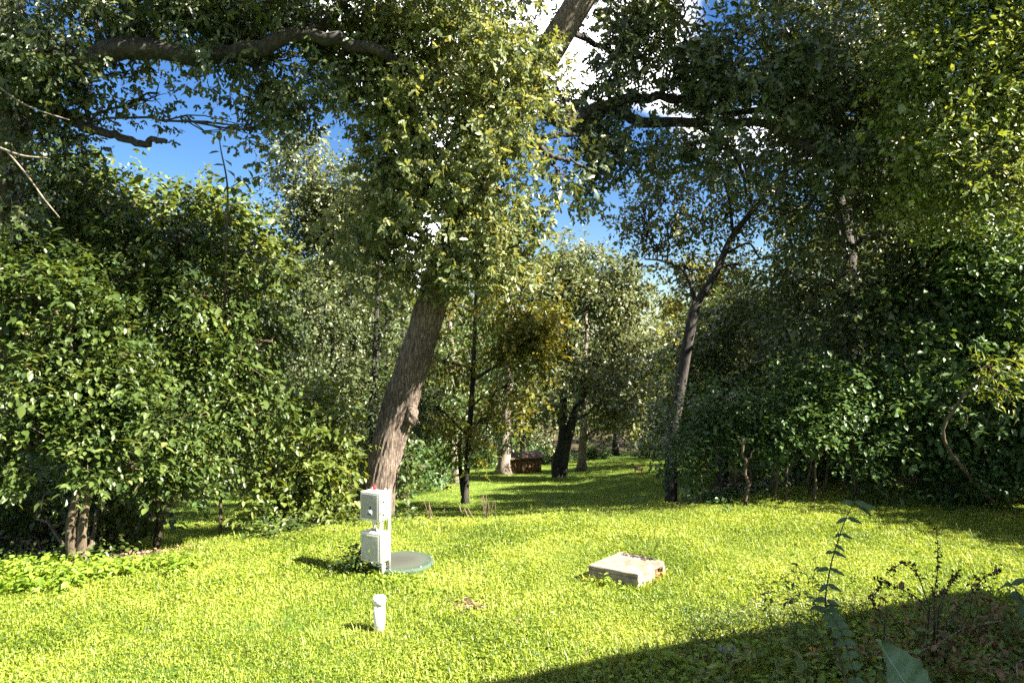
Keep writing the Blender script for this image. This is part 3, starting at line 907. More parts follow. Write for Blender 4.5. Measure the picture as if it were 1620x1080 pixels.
    w, c = grow(b, tr, [B(960, 620, 60, 40, 48, 150), B(1030, 560, 50, 60, 49, 190), B(1000, 670, 45, 25, 48, 80), B(1050, 640, 40, 40, 49, 110)],
                r, 'rhomb', per=14, L=1.1, size=.23, droop=.3, flat=.7, jit=.6, clump=.6, cs=.45, twigs=7, twig_r=.04, limb_r=.1)
    tree('pale_trunk_tree', 'tree with a pale sunlit trunk right of the dark double trunk', b, w, c, BARK_PALE, LEAF_BROAD)

    b = gp((720 - 810) / F * 41, 41, -.1)
    w, c = grow(b, [upright(b, 13, .24, (-.3, 0), r=r)], [B(700, 540, 50, 60, 42, 170), B(660, 620, 50, 45, 41, 130), B(740, 620, 50, 40, 42, 110)],
                r, 'rhomb', per=14, L=1.1, size=.22, droop=.3, flat=.7, jit=.6, clump=.6, cs=.45, twigs=7, twig_r=.04, limb_r=.1)
    tree('grey_trunk_tree', 'tree with a pale grey trunk behind the yellowing tree', b, w, c, BARK_PALE, LEAF_BROAD)

    b = gp((796 - 810) / F * 49, 49, -.1)
    P, q = upright(b, 14, .42, (.8, 0), r=r)
    q[0] = .75
    w, c = grow(b, [(P, q)], [B(810, 600, 50, 50, 50, 150), B(800, 680, 55, 24, 50, 80), B(780, 500, 45, 50, 51, 130)],
                r, 'rhomb', per=14, L=1.1, size=.22, droop=.4, flat=.8, jit=.6, clump=.6, cs=.45, twigs=7, twig_r=.04, limb_r=.1)
    tree('shed_side_tree', 'tree with a flared sunlit base in front of the brown shed', b, w, c, BARK_PALE, LEAF_DARK)

    # forked tree on the right
    b = gp(4.0, 17.5, -.1)
    P1 = bez([b, px(1063, 700, 17.50), px(1078, 600, 17.50), px(1092, 520, 17.50), px(1102, 478, 17.50)], 20)
    P2 = bez([px(1101, 482, 17.50), px(1133, 430, 17.50), px(1155, 380, 17.50), px(1185, 340, 17.41), px(1222, 295, 17.32), px(1262, 240, 17.24), px(1290, 170, 17.15)], 22)
    P3 = bez([px(1102, 486, 17.50), px(1092, 450, 17.50), px(1078, 425, 17.50), px(1045, 412, 17.50), px(1020, 410, 17.50)], 16)
    P4 = bez([px(1150, 400, 17.50), px(1185, 385, 17.41), px(1205, 410, 17.32), px(1240, 400, 17.24)], 12)
    P5 = bez([px(1160, 372, 17.50), px(1150, 300, 17.50), px(1120, 230, 17.50), px(1100, 160, 17.50)], 14)
    P6 = bez([px(1190, 335, 17.50), px(1180, 270, 17.68), px(1150, 215, 17.68)], 12)
    tr = [(P1, np.linspace(0.164, 0.123, 20)), (P2, np.linspace(0.101, 0.041, 22)), (P3, np.linspace(0.057, 0.020, 16)), (P4, np.linspace(0.034, 0.017, 12)), (P5, np.linspace(0.044, 0.020, 14)), (P6, np.linspace(0.037, 0.020, 12))]
    w, c = grow(b, tr, [B(1040, 300, 50, 40, 17.94, 70), B(1080, 420, 50, 36, 18.38, 60), B(1020, 340, 40, 40, 18.20, 50), B(1150, 330, 50, 50, 18.03, 80), B(1130, 180, 60, 40, 17.68, 80), B(1070, 340, 45, 40, 17.94, 80), B(1120, 290, 50, 50, 17.94, 70), B(1200, 250, 60, 50, 17.50, 100), B(1040, 390, 35, 30, 17.94, 34), B(1150, 220, 70, 40, 17.68, 80), B(1230, 340, 45, 40, 17.32, 70), B(1170, 420, 35, 25, 17.50, 30), B(1260, 180, 60, 50, 17.50, 90), B(1015, 370, 25, 25, 17.94, 20)],
                r, 'rhomb', per=12, L=.6, size=.11, droop=.4, flat=.6, jit=.6, clump=.7, cs=.9, twigs=12, twig_r=.02, limb_r=.05, sides=14)
    tree('forked_tree', 'dark forked tree with thin foliage showing sky, right of the far lawn', b, w, c, BARK_SHADED, LEAF_GREY)

    b = gp(6.4, 21.0, -.1)
    w, c = grow(b, [upright(b, 5.5, .1, (-.2, 0), r=r)], [B(1130, 520, 55, 45, 20.5, 130), B(1080, 570, 45, 45, 20.8, 100), B(1165, 580, 50, 50, 20.4, 120), B(1120, 640, 55, 45, 20.2, 130), B(1180, 480, 40, 40, 20.8, 80), B(1200, 640, 45, 45, 20.2, 90), B(1070, 660, 30, 35, 20.4, 50)],
                r, 'rhomb', per=14, L=.7, size=.12, droop=.3, flat=.8, jit=.55, clump=.55, cs=.8, twigs=8, twig_r=.02, limb_r=.05)
    tree('bushy_tree', 'dense bushy tree behind the foot of the dark forked trunk', b, w, c, BARK_SHADED, LEAF_BROAD)

    b = gp(11.0, 38.0, -.1)
    w, c = grow(b, [upright(b, 12, .22, (.2, 0), r=r)], [B(1130, 430, 45, 30, 38, 150), B(1100, 470, 50, 40, 38, 150), B(1150, 490, 50, 40, 38, 150), B(1120, 550, 60, 50, 37, 160), B(1130, 620, 60, 40, 36, 110)],
                r, 'rhomb', per=14, L=1.0, size=.2, droop=.3, flat=.7, jit=.6, clump=.5, cs=.5, twigs=7, twig_r=.03, limb_r=.08)
    tree('golden_tree', 'golden green sunlit tree seen through the fork of the dark trunk', b, w, c, BARK_SHADED, LEAF_YELLOW)


middle()


# ------------------------------------------------------------------ right-hand trees and thicket
def right_side():
    r = np.random.default_rng(41)
    specs = [
        ('tall_tree', 'dark tall tree with its trunk among the leaves right of the fork', (7.6, 15.4), .22, 12, BARK_SHADED, LEAF_OAK_SHADED, 'rhomb', .105,
         [B(1330, 60, 120, 90, 14.4, 312), B(1290, 200, 90, 80, 14.4, 216), B(1400, 200, 110, 90, 13.9, 360), B(1310, 330, 90, 70, 14.4, 228), B(1420, 350, 100, 80, 13.9, 312), B(1290, 450, 90, 60, 14.9, 228), B(1400, 470, 100, 60, 13.9, 252), B(1300, 540, 80, 50, 14.4, 180), B(1330, 150, 90, 80, 16.8, 200), B(1420, 220, 90, 80, 16.8, 200), B(1390, 60, 110, 80, 16.8, 220), B(1340, 330, 90, 70, 17, 180), B(1330, 40, 120, 90, 18.6, 240), B(1300, -60, 120, 80, 18.4, 240), B(1410, -10, 110, 90, 18.6, 220), B(1340, -170, 130, 80, 18, 220), B(1300, 170, 80, 70, 18.6, 150), B(1400, -60, 130, 70, 15.5, 220)]),
        ('sunlit_maple', 'tall maple with sunlit yellow green leaves at the upper right corner', (9.6, 11.6), .26, 12, BARK_SHADED, LEAF_MAPLE, 'ovate', .075,
         [B(1500, 60, 100, 90, 11.2, 412), B(1590, 150, 100, 110, 10.8, 450), B(1500, 200, 80, 80, 11.2, 300), B(1560, 280, 90, 70, 11.0, 300), B(1650, 40, 90, 100, 10.6, 375), B(1480, 300, 50, 50, 11.5, 112), B(1460, 120, 60, 60, 11.4, 175),
          B(1500, -60, 110, 80, 11.2, 412), B(1620, -90, 120, 80, 10.8, 412), B(1540, -200, 130, 90, 11.0, 450), B(1680, -220, 120, 90, 10.7, 412), B(1600, -340, 120, 90, 10.9, 412), B(1400, -160, 110, 80, 11.7, 375), B(1460, -300, 110, 80, 11.5, 350)]),
        ('unseen_shading_tree', 'unseen low bushy tree added to shade the lawn beyond the right edge of the picture', (11.8, 10.0), .15, 4, BARK_SHADED, LEAF_DARK, 'ovate', .11,  # out of view, added for the shade it throws on the right strip
         [((11.0, 10.0, 2.6), (1.4, 1.2, 1.3), 220), ((12.6, 9.0, 2.9), (1.4, 1.2, 1.4), 220), ((12.0, 9.7, 4.8), (1.6, 1.3, 1.2), 240), ((13.8, 8.4, 3.6), (1.4, 1.2, 1.6), 220), ((13.6, 8.8, 5.4), (1.4, 1.2, 1.1), 200), ((10.6, 11.2, 1.4), (1.2, 1.0, 1.0), 160)]),
        ('shady_tree', 'deep green tree filling the right edge below the sunlit maple', (11.3, 14.4), .22, 11, BARK_SHADED, LEAF_DARK, 'ovate', .12,
         [B(1520, 380, 90, 60, 13.5, 200), B(1600, 400, 80, 70, 13.2, 200), B(1480, 470, 90, 60, 13.6, 200), B(1580, 500, 90, 70, 13.2, 230), B(1640, 560, 80, 80, 12.8, 200), B(1500, 570, 90, 60, 13.4, 200), B(1590, 640, 90, 60, 12.6, 200), B(1480, 660, 90, 60, 13, 180)]),
    ]
    for name, label, (x, y), rad, h, bm, lm, sh, sz, blobs in specs:
        b = gp(x, y, -.1)
        w, c = grow(b, [upright(b, h, rad, (-.5, 0), r=r)], blobs, r, sh, per=13, L=.6, size=sz, droop=.3, flat=.8, jit=.55, clump=.65, cs=.8, twigs=9, twig_r=.02, limb_r=.07)
        tree(name, label, b, w, c, bm, lm)
    # the thicket
    th = [('thicket_shrub', 'dark spreading shrub at the left end of the right thicket', (4.6, 13.6), [B(1125, 675, 48, 54, 13.6, 130), B(1105, 735, 26, 36, 13.4, 44), B(1170, 640, 60, 35, 13.5, 120), B(1180, 700, 50, 40, 13.3, 90), B(1088, 660, 28, 30, 14, 40), B(1066, 692, 26, 34, 14.2, 46)]),
          ('thicket_shrub', 'layered dark shrub roofing over the row of thin bare stems', (6.0, 13.5), [B(1240, 620, 70, 35, 13.3, 150), B(1310, 610, 70, 35, 13.2, 150), B(1280, 670, 80, 30, 13, 120), B(1360, 650, 70, 40, 13, 140), B(1220, 670, 50, 25, 13.1, 60), B(1400, 700, 60, 30, 12.8, 80)]),
          ('thicket_shrub', 'low dark shrub closing the thicket at the right edge of the lawn', (8.4, 12.9), [B(1450, 700, 70, 50, 12.8, 150), B(1540, 720, 80, 45, 12.5, 170), B(1620, 740, 70, 50, 12.3, 130), B(1500, 770, 60, 25, 12.4, 60), B(1430, 760, 50, 25, 12.7, 50)])]
    for name, label, (x, y), blobs in th:
        b = gp(x, y, -.05)
        tr = [(wig(b + [dx, dy, 0], b + [dx * 2.2, dy, 1.5], 6, .03, r), np.linspace(.03, .015, 6)) for dx, dy in ((-.2, 0), (.1, .1), (.35, -.05))]
        w, c = grow(b, tr, blobs, r, 'ovate', per=14, L=.6, size=.085, droop=.15, flat=1.4, jit=.35, clump=.6, cs=1.2, twigs=10, twig_r=.01, limb_r=.02)
        tree(name, label, b, w, c, BARK_TAN, LEAF_DARK, 'shrub')
    # thin bare stems
    stems = [(1180, 805, 1176, 690, 12.6, .035, 'crooked thin stem nearest the far lawn, curving at its foot'), (1228, 793, 1230, 690, 12.9, .022, 'thin straight bare stem second from the far lawn'),
             (1244, 790, 1246, 735, 12.9, .022, 'short pale snag beside the second thin stem'), (1288, 798, 1296, 690, 12.8, .026, 'slightly bowed bare stem in the middle of the thicket'),
             (1355, 782, 1350, 680, 13.1, .04, 'stoutest tan bare stem under the layered shrub'), (1388, 780, 1402, 735, 13.1, .022, 'short leaning bare stem right of the stoutest one'), (1552, 790, 1560, 735, 12.8, .02, 'pale thin stem near the right edge of the thicket')]
    for x0, y0, x1, y1, d, q, label in stems:
        b = px(x0, y0, d)
        b = gp(b[0], d, -.03)
        t = px(x1, y1, d)
        root = thing('bare_stem', label, 'sapling', b, 'thin stems in the thicket')
        P = wig(b, t, 9, .025, r)
        m = MB().tube(P, np.linspace(q, q * .7, 9), 8, .1, 5)
        link('stem', m.mesh('stem', BARK_TAN, b), root)
        for k in range(2):
            s = P[5 + k * 2]
            link('branch', MB().tube(wig(s, s + [r.uniform(-.3, .3), r.uniform(-.1, .1), r.uniform(.2, .45)], 5, .06, r), np.linspace(q * .4, q * .2, 5), 5).mesh('branch', BARK_TAN, b), root)
    # sunlit sprig with a bent bough
    b = gp(8.6, 12.2, -.05)
    P = bez([b, px(1495, 700, 11.8), px(1515, 640, 11.6), px(1545, 605, 11.4), px(1575, 590, 11.3)], 20)
    w, c = grow(b, [(P, np.linspace(.035, .014, 20)), (bez([px(1518, 640, 11.6), px(1530, 655, 11.5), px(1528, 675, 11.5)], 6), np.linspace(.015, .006, 6))],
                [B(1565, 578, 40, 8, 11.2, 14), B(1600, 570, 36, 10, 11.1, 12), B(1590, 620, 26, 18, 11.1, 9)], r, 'lance', per=9, L=.3, size=.12, droop=.3, flat=1, jit=.4, clump=.4, cs=1.2, twigs=6, twig_r=.008, limb_r=.012)
    tree('bent_sapling', 'sapling with a bent bough and a bright yellow green sprig', b, w, c, BARK_TAN, LEAF_BRIGHT, 'sapling')


right_side()


# ------------------------------------------------------------------ woods behind: five trees, then copies of them
def proto_tree(seed, h, rad, crown_r, nb, mat, barkm, size=.26):
    r = np.random.default_rng(seed)
    base = np.zeros(3)
    P, q = upright(base, h * .85, rad, (r.uniform(-.5, .5), r.uniform(-.5, .5)), r=r)
    blobs = []
    for k in range(nb):
        f = k / (nb - 1)
        z = h * (.2 + .75 * f)
        rr = crown_r * (0.55 + .75 * math.sin(math.pi * min(1, .18 + .8 * f)) - .45 * f)
        a = k * 2.4 + r.uniform(-.4, .4)
        blobs.append(((math.cos(a) * rr * .62, math.sin(a) * rr * .62, z), (rr * .62, rr * .62, rr * .5), 62))
    w, c = grow(base, [(P, q)], blobs, r, 'rhomb', per=13, L=1.1, size=size, droop=.3, flat=.6, jit=.65, clump=.6, cs=.5, twigs=5, twig_r=.03, limb_r=.09)
    return w, c, barkm, mat


SKX = [-300, 60, 150, 300, 400, 440, 560, 620, 820, 860, 960, 1010, 1060, 1190, 1240, 1300, 2400]
SKY = [150, 200, 290, 320, 350, 260, 240, 330, 390, 395, 400, 440, 460, 440, 330, 100, -600]


def room_for(x, y, z, half):
    """how tall a tree may be at (x, y): the woods' outline against the sky"""
    q = [np.interp(810 + (x + o) / y * F, SKX, SKY) for o in (-half, -half * .5, 0, half * .5, half)]
    return CAMZ + (540 - max(q)) / F * y - z


def woods():
    r = np.random.default_rng(77)
    protos = [proto_tree(1, 17, .3, 4.2, 13, LEAF_BROAD, BARK_SHADED), proto_tree(2, 20, .32, 4.6, 14, LEAF_GREY, BARK_SHADED), proto_tree(3, 15, .24, 3.8, 12, LEAF_OAK, BARK_SHADED),
              proto_tree(4, 18, .3, 4.4, 13, LEAF_BROAD, BARK_PALE), proto_tree(5, 13, .2, 3.9, 11, LEAF_DARK, BARK_SHADED)]
    zones = [
        ('woods behind the far lawn', 'woodland tree in the green wall behind the far lawn and shed', [(-22, 62), (-16, 66), (-11, 60), (-6, 68), (-1, 72), (5, 70), (11, 74), (16, 68), (22, 72), (28, 66), (-28, 70), (34, 74), (-3, 82), (9, 86), (20, 84), (-14, 80), (1, 62), (-34, 78), (42, 82)]),
        ('woods down the slope on the left', 'woodland tree down the slope behind the left understorey', [(-13, 22), (-17, 27), (-12, 31), (-21, 34), (-16, 40), (-26, 26), (-11.5, 46), (-25, 44), (-17, 17), (-20, 53), (-9.5, 38), (-14, 56)]),
        ('trees along the right of the lawn', 'tall tree beside the lawn beyond the right edge of the picture', [(15.5, 12.6), (19.5, 10.6), (25, 9.6)]),
        ('woods behind the right thicket', 'woodland tree behind the right thicket and tall dark trees', [(12, 22), (16, 20), (14, 28), (7.6, 25.0), (8.6, 29.0), (9.6, 23.5), (12, 30.5), (10.6, 19.3), (13.2, 17.2), (20, 26), (18, 34), (25, 32), (15.5, 44), (23, 42), (30, 40), (19, 52), (27, 54), (22, 19), (17, 60)]),
    ]
    roots = [None] * 5
    k = 0
    for group, label, spots in zones:
        for x, y in spots:
            if x < 0 and y < 38 and abs(x - (-.36 * y - 1.14)) < 2.4 + .03 * y: continue
            i = k % 5
            k += 1
            z = float(ground(x, y)) - .15
            if roots[i] is None:
                w, c, bm, lm = protos[i]
                o = thing('woodland_tree', label, 'tree', (x, y, z), group)
                link('trunk', w.mesh('trunk', bm), o)
                link('crown', c.mesh('crown', lm), o)
                roots[i] = o
            else:
                o = copy_tree(roots[i])
                o.location = (x, y, z)
                o['label'] = label
                o['group'] = group
            s = r.uniform(.85, 1.15)
            if group.startswith('woods behind the far'): s *= 1.15
            sz = s * r.uniform(.95, 1.1)
            if 'along' in group: s, sz = .8, .42
            elif y > 8:
                h0 = (17, 20, 15, 18, 13)[i] * 1.05
                sz = max(.35, min(sz, room_for(x, y, z, 2.6) / h0))
                s = max(min(s, sz * 1.25), .6)
            o.scale = (s, s, sz)
            o.rotation_euler = (0, 0, r.uniform(0, 6.28))
    # undergrowth along the wood's edge
    w, c = grow(np.zeros(3), [(wig((0, 0, 0), (0, 0, 1.2), 5, .03, r), np.linspace(.05, .02, 5))], [((0, 0, 1.1), (1.7, 1.5, 1.1), 150), ((1.2, .3, .8), (1.2, 1.1, .8), 80), ((-1.2, -.2, .8), (1.2, 1.1, .8), 80)], r, 'rhomb', per=12, L=.6, size=.17, droop=.2, flat=.9, jit=.5, clump=.5, cs=.9, twigs=8, twig_r=.012, limb_r=.03)
    first = None
    for x, y in [(-15, 56), (-10.5, 57), (-6.5, 58), (-2.5, 60), (3, 66), (8, 66), (13, 64), (18, 62), (-9.5, 28), (-11, 34), (-8.5, 22), (-7.9, 17.5), (-10.5, 14.5), (-9, 12.6), (-12.5, 18), (7.5, 16.5), (9.5, 15.5), (12, 15), (9, 20), (11.5, 24), (12.5, 33), (14, 40), (-5.2, 33), (-4.9, 40)]:
        if x < 0 and y < 31 and abs(x - (-.36 * y - 1.14)) < 2.3 + .04 * y: continue
        z = float(ground(x, y)) - .1
        if first is None:
            o = first = thing('undergrowth_shrub', 'x', 'shrub', (x, y, z), 'x')
            link('trunk', w.mesh('trunk', BARK_SHADED), o)
            link('crown', c.mesh('crown', LEAF_DARK), o)
        else:
            o = copy_tree(first)
            o.location = (x, y, z)
        far = y > 50
        lf = x < 0
        o['label'] = 'dark undergrowth shrub at the foot of the woods behind the far lawn' if far else ('undergrowth shrub down the slope left of the far lawn' if lf else 'undergrowth shrub in the shade behind the right thicket')
        o['group'] = 'undergrowth behind the far lawn' if far else ('undergrowth on the left slope' if lf else 'undergrowth behind the thicket')
        s = r.uniform(.8, 1.3)
        o.scale = (s, s, s * r.uniform(.9, 1.3))
        o.rotation_euler = (0, 0, r.uniform(0, 6.28))


woods()


# ------------------------------------------------------------------ shed and deer
def shed():
    b = gp((822 - 810) / F * 51, 51.0, -.05)
    a = R(24)
    root = thing('shed', 'small brown wooden shed at the end of the far lawn', 'shed', b, None, a)
    wood = plain_mat('brown_boards', (.22, .115, .05), .8, 0, .45, 6)
    roofm = plain_mat('brown_roofing', (.17, .11, .07), .9, 0, .4)
    core = MB().box((0, 0, .62), (2.7, 1.7, 1.25))
    link('wall', core.mesh('wall', wood, smooth=False), root)
    pl = mesh_np('board', *(lambda m: (np.vstack(m.V), np.vstack(m.Q)))(MB().box((0, 0, .62), (.25, .03, 1.25))), None, wood)
    for k in range(10):
        o = link('board', pl, root, (-1.22 + k * .271, -.866, 0))
    for k in range(7):
        o = link('board', pl, root, (1.366, -.7 + k * .233, 0))
        o.rotation_euler = (0, 0, R(90))
    rf = MB()
    rf.add([(-1.6, -1.1, 1.22), (1.6, -1.1, 1.22), (1.6, 0, 1.55), (-1.6, 0, 1.55), (1.6, 1.1, 1.22), (-1.6, 1.1, 1.22), (-1.6, -1.1, 1.28), (1.6, -1.1, 1.28), (1.6, 0, 1.62), (-1.6, 0, 1.62), (1.6, 1.1, 1.28), (-1.6, 1.1, 1.28)],
           [(0, 3, 2, 1), (3, 5, 4, 2), (6, 7, 8, 9), (9, 8, 10, 11), (0, 1, 7, 6), (5, 11, 10, 4), (0, 6, 9, 3), (3, 9, 11, 5), (1, 2, 8, 7), (2, 4, 10, 8)])
    link('roof', rf.mesh('roof', roofm, smooth=False), root)
    d = MB().box((1.39, .1, .56), (.03, .75, 1.05))
    link('door', d.mesh('door', plain_mat('dark_door', (.12, .06, .03), .8), smooth=False), root)


shed()


def deer():
    b = gp((1010 - 810) / F * 36, 36.0, .02)
    vs = [((0, 0, .62), (.13, .16)), ((.28, 0, .64), (.14, .17)), ((-.28, 0, .63), (.13, .15)), ((-.42, 0, .6), (.05, .06)),
          ((.42, 0, .8), (.07, .08)), ((.5, 0, .98), (.055, .06)), ((.58, 0, 1.02), (.06, .055)), ((.74, 0, .96), (.03, .03)),
          ((.47, .07, 1.12), (.015, .03)), ((.47, -.07, 1.12), (.015, .03)), ((-.47, 0, .5), (.025, .03))]
    ed = [(0, 1), (0, 2), (2, 3), (1, 4), (4, 5), (5, 6), (6, 7), (5, 8), (5, 9), (3, 10)]
    for sy in (-.09, .09):
        n = len(vs)
        vs += [((.3, sy, .42), (.05, .06)), ((.31, sy, .22), (.028, .028)), ((.3, sy, .01), (.02, .02)),
               ((-.3, sy, .42), (.07, .08)), ((-.4, sy, .24), (.028, .03)), ((-.36, sy, .01), (.02, .02))]
        ed += [(1, n), (n, n + 1), (n + 1, n + 2), (2, n + 3), (n + 3, n + 4), (n + 4, n + 5)]
    me = bpy.data.meshes.new('deer')
    me.from_pydata([v for v, _ in vs], ed, [])
    o = link('deer', me, None, b)
    o.rotation_euler = (0, 0, R(165))
    o.scale = (.56, .56, .56)
    m = o.modifiers.new('skin', 'SKIN')
    for i, (_, q) in enumerate(vs):
        me.skin_vertices[0].data[i].radius = q
    me.skin_vertices[0].data[0].use_root = True
    s = o.modifiers.new('sub', 'SUBSURF'); s.levels = s.render_levels = 1
    dg = bpy.context.evaluated_depsgraph_get()
    m2 = bpy.data.meshes.new_from_object(o.evaluated_get(dg))
    o.modifiers.clear()
    o.data = m2
    m2.materials.clear()
    m2.materials.append(plain_mat('deer_coat', (.2, .11, .05), .9))
    tag(o, 'small brown deer standing on the far lawn left of the thicket', 'deer')


deer()


# ------------------------------------------------------------------ things on the lawn
def rounded_box(name, s, bev, mat, parent, loc):
    bm = bmesh.new()
    bmesh.ops.create_cube(bm, size=1.0)
    for v in bm.verts:
        v.co = Vector((v.co.x * s[0], v.co.y * s[1], v.co.z * s[2]))
    bmesh.ops.bevel(bm, geom=bm.edges[:], offset=bev, segments=3, affect='EDGES', profile=.6)
    me = bpy.data.meshes.new(name)
    bm.to_mesh(me); bm.free()
    for p in me.polygons: p.use_smooth = True
    me.materials.append(mat)
    return link(name, me, parent, loc)


def cyl(name, rad, h, mat, parent, loc, seg=24, rot=None, r2=None, bev=0.0):
    bm = bmesh.new()
    bmesh.ops.create_cone(bm, cap_ends=True, segments=seg, radius1=rad, radius2=r2 if r2 is not None else rad, depth=h)
    if bev:
        bmesh.ops.bevel(bm, geom=[e for e in bm.edges if len(e.link_faces) == 2 and abs(e.link_faces[0].normal.dot(e.link_faces[1].normal)) < .3], offset=bev, segments=2, affect='EDGES')
    me = bpy.data.meshes.new(name)
    bm.to_mesh(me); bm.free()
    for p in me.polygons: p.use_smooth = len(p.vertices) == 4
    me.materials.append(mat)
    o = link(name, me, parent, loc)
    if rot: o.rotation_euler = rot
    return o


def text_mesh(s, size, mat, parent, loc, rot, bold=0.0):
    cu = bpy.data.curves.new('lettering', 'FONT')
    cu.body = s
    cu.size = size
    cu.extrude = .0006
    cu.offset = bold
    cu.align_x = 'CENTER'
    t = bpy.data.objects.new('tmp', cu)
    COL.objects.link(t)
    dg = bpy.context.evaluated_depsgraph_get()
    me = bpy.data.meshes.new_from_object(t.evaluated_get(dg))
    bpy.data.objects.remove(t)
    me.materials.clear(); me.materials.append(mat)
    o = link('lettering', me, parent, loc)
    o.rotation_euler = rot
    return o


def panel():
    d = 8.85
    base = gp(-1.735, d, 0)
    root = thing('control_panel', 'two grey electrical boxes with a red beacon mounted on a white post', 'control panel', base, None, R(-27))
    # local axes: x to the right along the front, -y the front, z up
    post = MB().box((.135, .10, .52), (.03, .03, 1.10))
    link('post', post.mesh('post', plain_mat('weathered_strut', (.42, .40, .35), .6, 0, .2), smooth=False), root)
    cyl('conduit', .026, .32, WHITE, root, (.10, .02, .08), 20)
    cyl('conduit', .03, .2, METAL, root, (-.03, .02, .63), 16)
    cyl('conduit', .024, .2, WHITE, root, (.085, .0, .63), 16)
    up = rounded_box('enclosure', (.30, .17, .35), .012, WHITE, root, (0, 0, .885))
    cv = rounded_box('cover', (.312, .03, .362), .011, WHITE, up, (0, -.098, 0))
    rounded_box('door_panel', (.255, .008, .305), .003, BOXSHADE, cv, (-.012, -.0165, 0))
    for z in (.09, -.07):
        rounded_box('latch', (.018, .07, .05), .004, METAL, up, (.155, -.075, z))
        rounded_box('latch', (.014, .03, .016), .003, BLACK, up, (.163, -.04, z - .03))
    st = MB().box((0, 0, 0), (.085, .002, .068))
    sk = link('sticker', st.mesh('sticker', plain_mat('white_sticker', (.55, .55, .55), .4), smooth=False), cv, (-.005, -.0222, -.078))
    blue = plain_mat('navy_print', (.02, .05, .16), .5)
    wv = MB()
    P = np.array([(x, 0, .014 * math.sin(x * 60 + 1.2)) for x in np.linspace(-.034, .034, 16)]) + [0, -.0015, .016]
    wv.tube(P, .0035, 5)
    link('emblem', wv.mesh('emblem', blue), sk)
    text_mesh('abs', .05, blue, sk, (0, -.0016, -.029), (R(90), 0, 0), .0022)
    rounded_box('button', (.026, .006, .026), .003, BLACK, cv, (.006, -.0225, -.012))
    bc = cyl('beacon', .022, .065, RED, up, (-.02, -.0, .215), 20, None, .017, .004)
    cyl('beacon_base', .026, .014, WHITE, up, (-.02, -.0, .181), 20)
    for x in (-.10, .10):
        rounded_box('mounting_tab', (.03, .012, .03), .003, WHITE, up, (x, .07, .187))
    lo = rounded_box('enclosure', (.31, .16, .36), .012, WHITE, root, (.012, 0, .37))
    cv2 = rounded_box('cover', (.322, .032, .372), .012, WHITE, lo, (0, -.094, 0))
    rounded_box('door_panel', (.262, .008, .32), .003, BOXHALFLIT, cv2, (-.014, -.0175, -.004))
    rounded_box('name_strip', (.13, .004, .022), .001, plain_mat('olive_strip', (.36, .36, .22), .5), cv2, (-.01, -.0225, .135))
    for z in (.11, -.12):
        rounded_box('latch', (.012, .03, .028), .003, METAL, lo, (.16, -.06, z))


panel()


def lid():
    d = 9.2
    b = gp(-1.46, d, 0)
    root = thing('tank_lid', 'round faded green tank lid lying in the grass behind the boxes', 'lid', b)
    prof = [(.0, .085), (.1, .084), (.2, .08), (.3, .072), (.36, .064), (.385, .07), (.405, .07), (.425, .056), (.43, .03), (.415, .0), (.41, -.05)]
    n = 64
    V = []
    for q, z in prof[1:]:
        for k in range(n):
            a = 2 * math.pi * k / n
            V.append((q * math.cos(a), q * math.sin(a), z))
    V.append((0, 0, .085))
    Q = [(i * n + j, (i + 1) * n + j, (i + 1) * n + (j + 1) % n, i * n + (j + 1) % n) for i in range(len(prof) - 2) for j in range(n)]
    T = [((len(V) - 1), j, (j + 1) % n) for j in range(n)]
    M = NodeMat('weathered_lid')
    tc = M.n('ShaderNodeTexCoord')
    ln = M.n('ShaderNodeVectorMath', operation='LENGTH')
    M.l(tc.outputs['Object'], ln.inputs[0])
    no = M.n('ShaderNodeTexNoise', i_Scale=9.0, i_Detail=7.0, i_Roughness=.65)
    M.l(tc.outputs['Object'], no.inputs['Vector'])
    ad = M.n('ShaderNodeMath', operation='MULTIPLY_ADD')
    M.l(no.outputs['Fac'], ad.inputs[0]); ad.inputs[1].default_value = .22
    M.l(ln.outputs['Value'], ad.inputs[2])
    c = M.ramp(ad.outputs[0], [(.22, (.045, .047, .038)), (.40, (.056, .062, .048)), (.50, (.042, .062, .044)), (.57, (.05, .082, .055))])
    p = M.n('ShaderNodeBsdfPrincipled', i_Roughness=.75)
    p.inputs['Specular IOR Level'].default_value = .2
    M.l(c, p.inputs['Base Color'])
    M.l(p.outputs['BSDF'], M.out.inputs['Surface'])
    link('cover', mesh_np('cover', V, Q, T, M.m, None, True), root)
    for k in range(6):
        a = k * math.pi / 3 + .3
        cyl('bolt', .014, .012, METAL, root, (.395 * math.cos(a), .395 * math.sin(a), .076), 8)


lid()


def pipe():
    d = 7.13
    b = gp(-1.36, d, 0)
    root = thing('vent_pipe', 'short white capped plastic pipe standing in the grass in front of the boxes', 'pipe', b)
    o = cyl('pipe', .057, .40, WHITE, root, (0, 0, .10), 40)
    c = cyl('cap', .066, .085, WHITE, root, (0, 0, .318), 40, None, None, .006)
    ink = plain_mat('black_ink', (.03, .03, .03), .6)
    m = MB()

    def arc(a0, a1, z0, z1, n=8, q=.0022):
        P = [(.0665 * math.sin(a), -.0665 * math.cos(a), z0 + (z1 - z0) * k / (n - 1)) for k, a in enumerate(np.linspace(a0, a1, n))]
        m.tube(P, q, 5)
    arc(R(-32), R(-6), .008, .004)
    arc(R(-28), R(-14), .014, .013)
    arc(R(2), R(8), -.012, -.022); arc(R(8), R(2), -.012, -.02); arc(R(0), R(10), -.017, -.017)
    P = [(.0665 * math.sin(R(30) + .22 * math.cos(t)), -.0665 * math.cos(R(30) + .22 * math.cos(t)), .004 + .014 * math.sin(t)) for t in np.linspace(-2.2, 2.2, 14)]
    m.tube(P, .0022, 5)
    link('marker_writing', m.mesh('marker_writing', ink), c)


pipe()


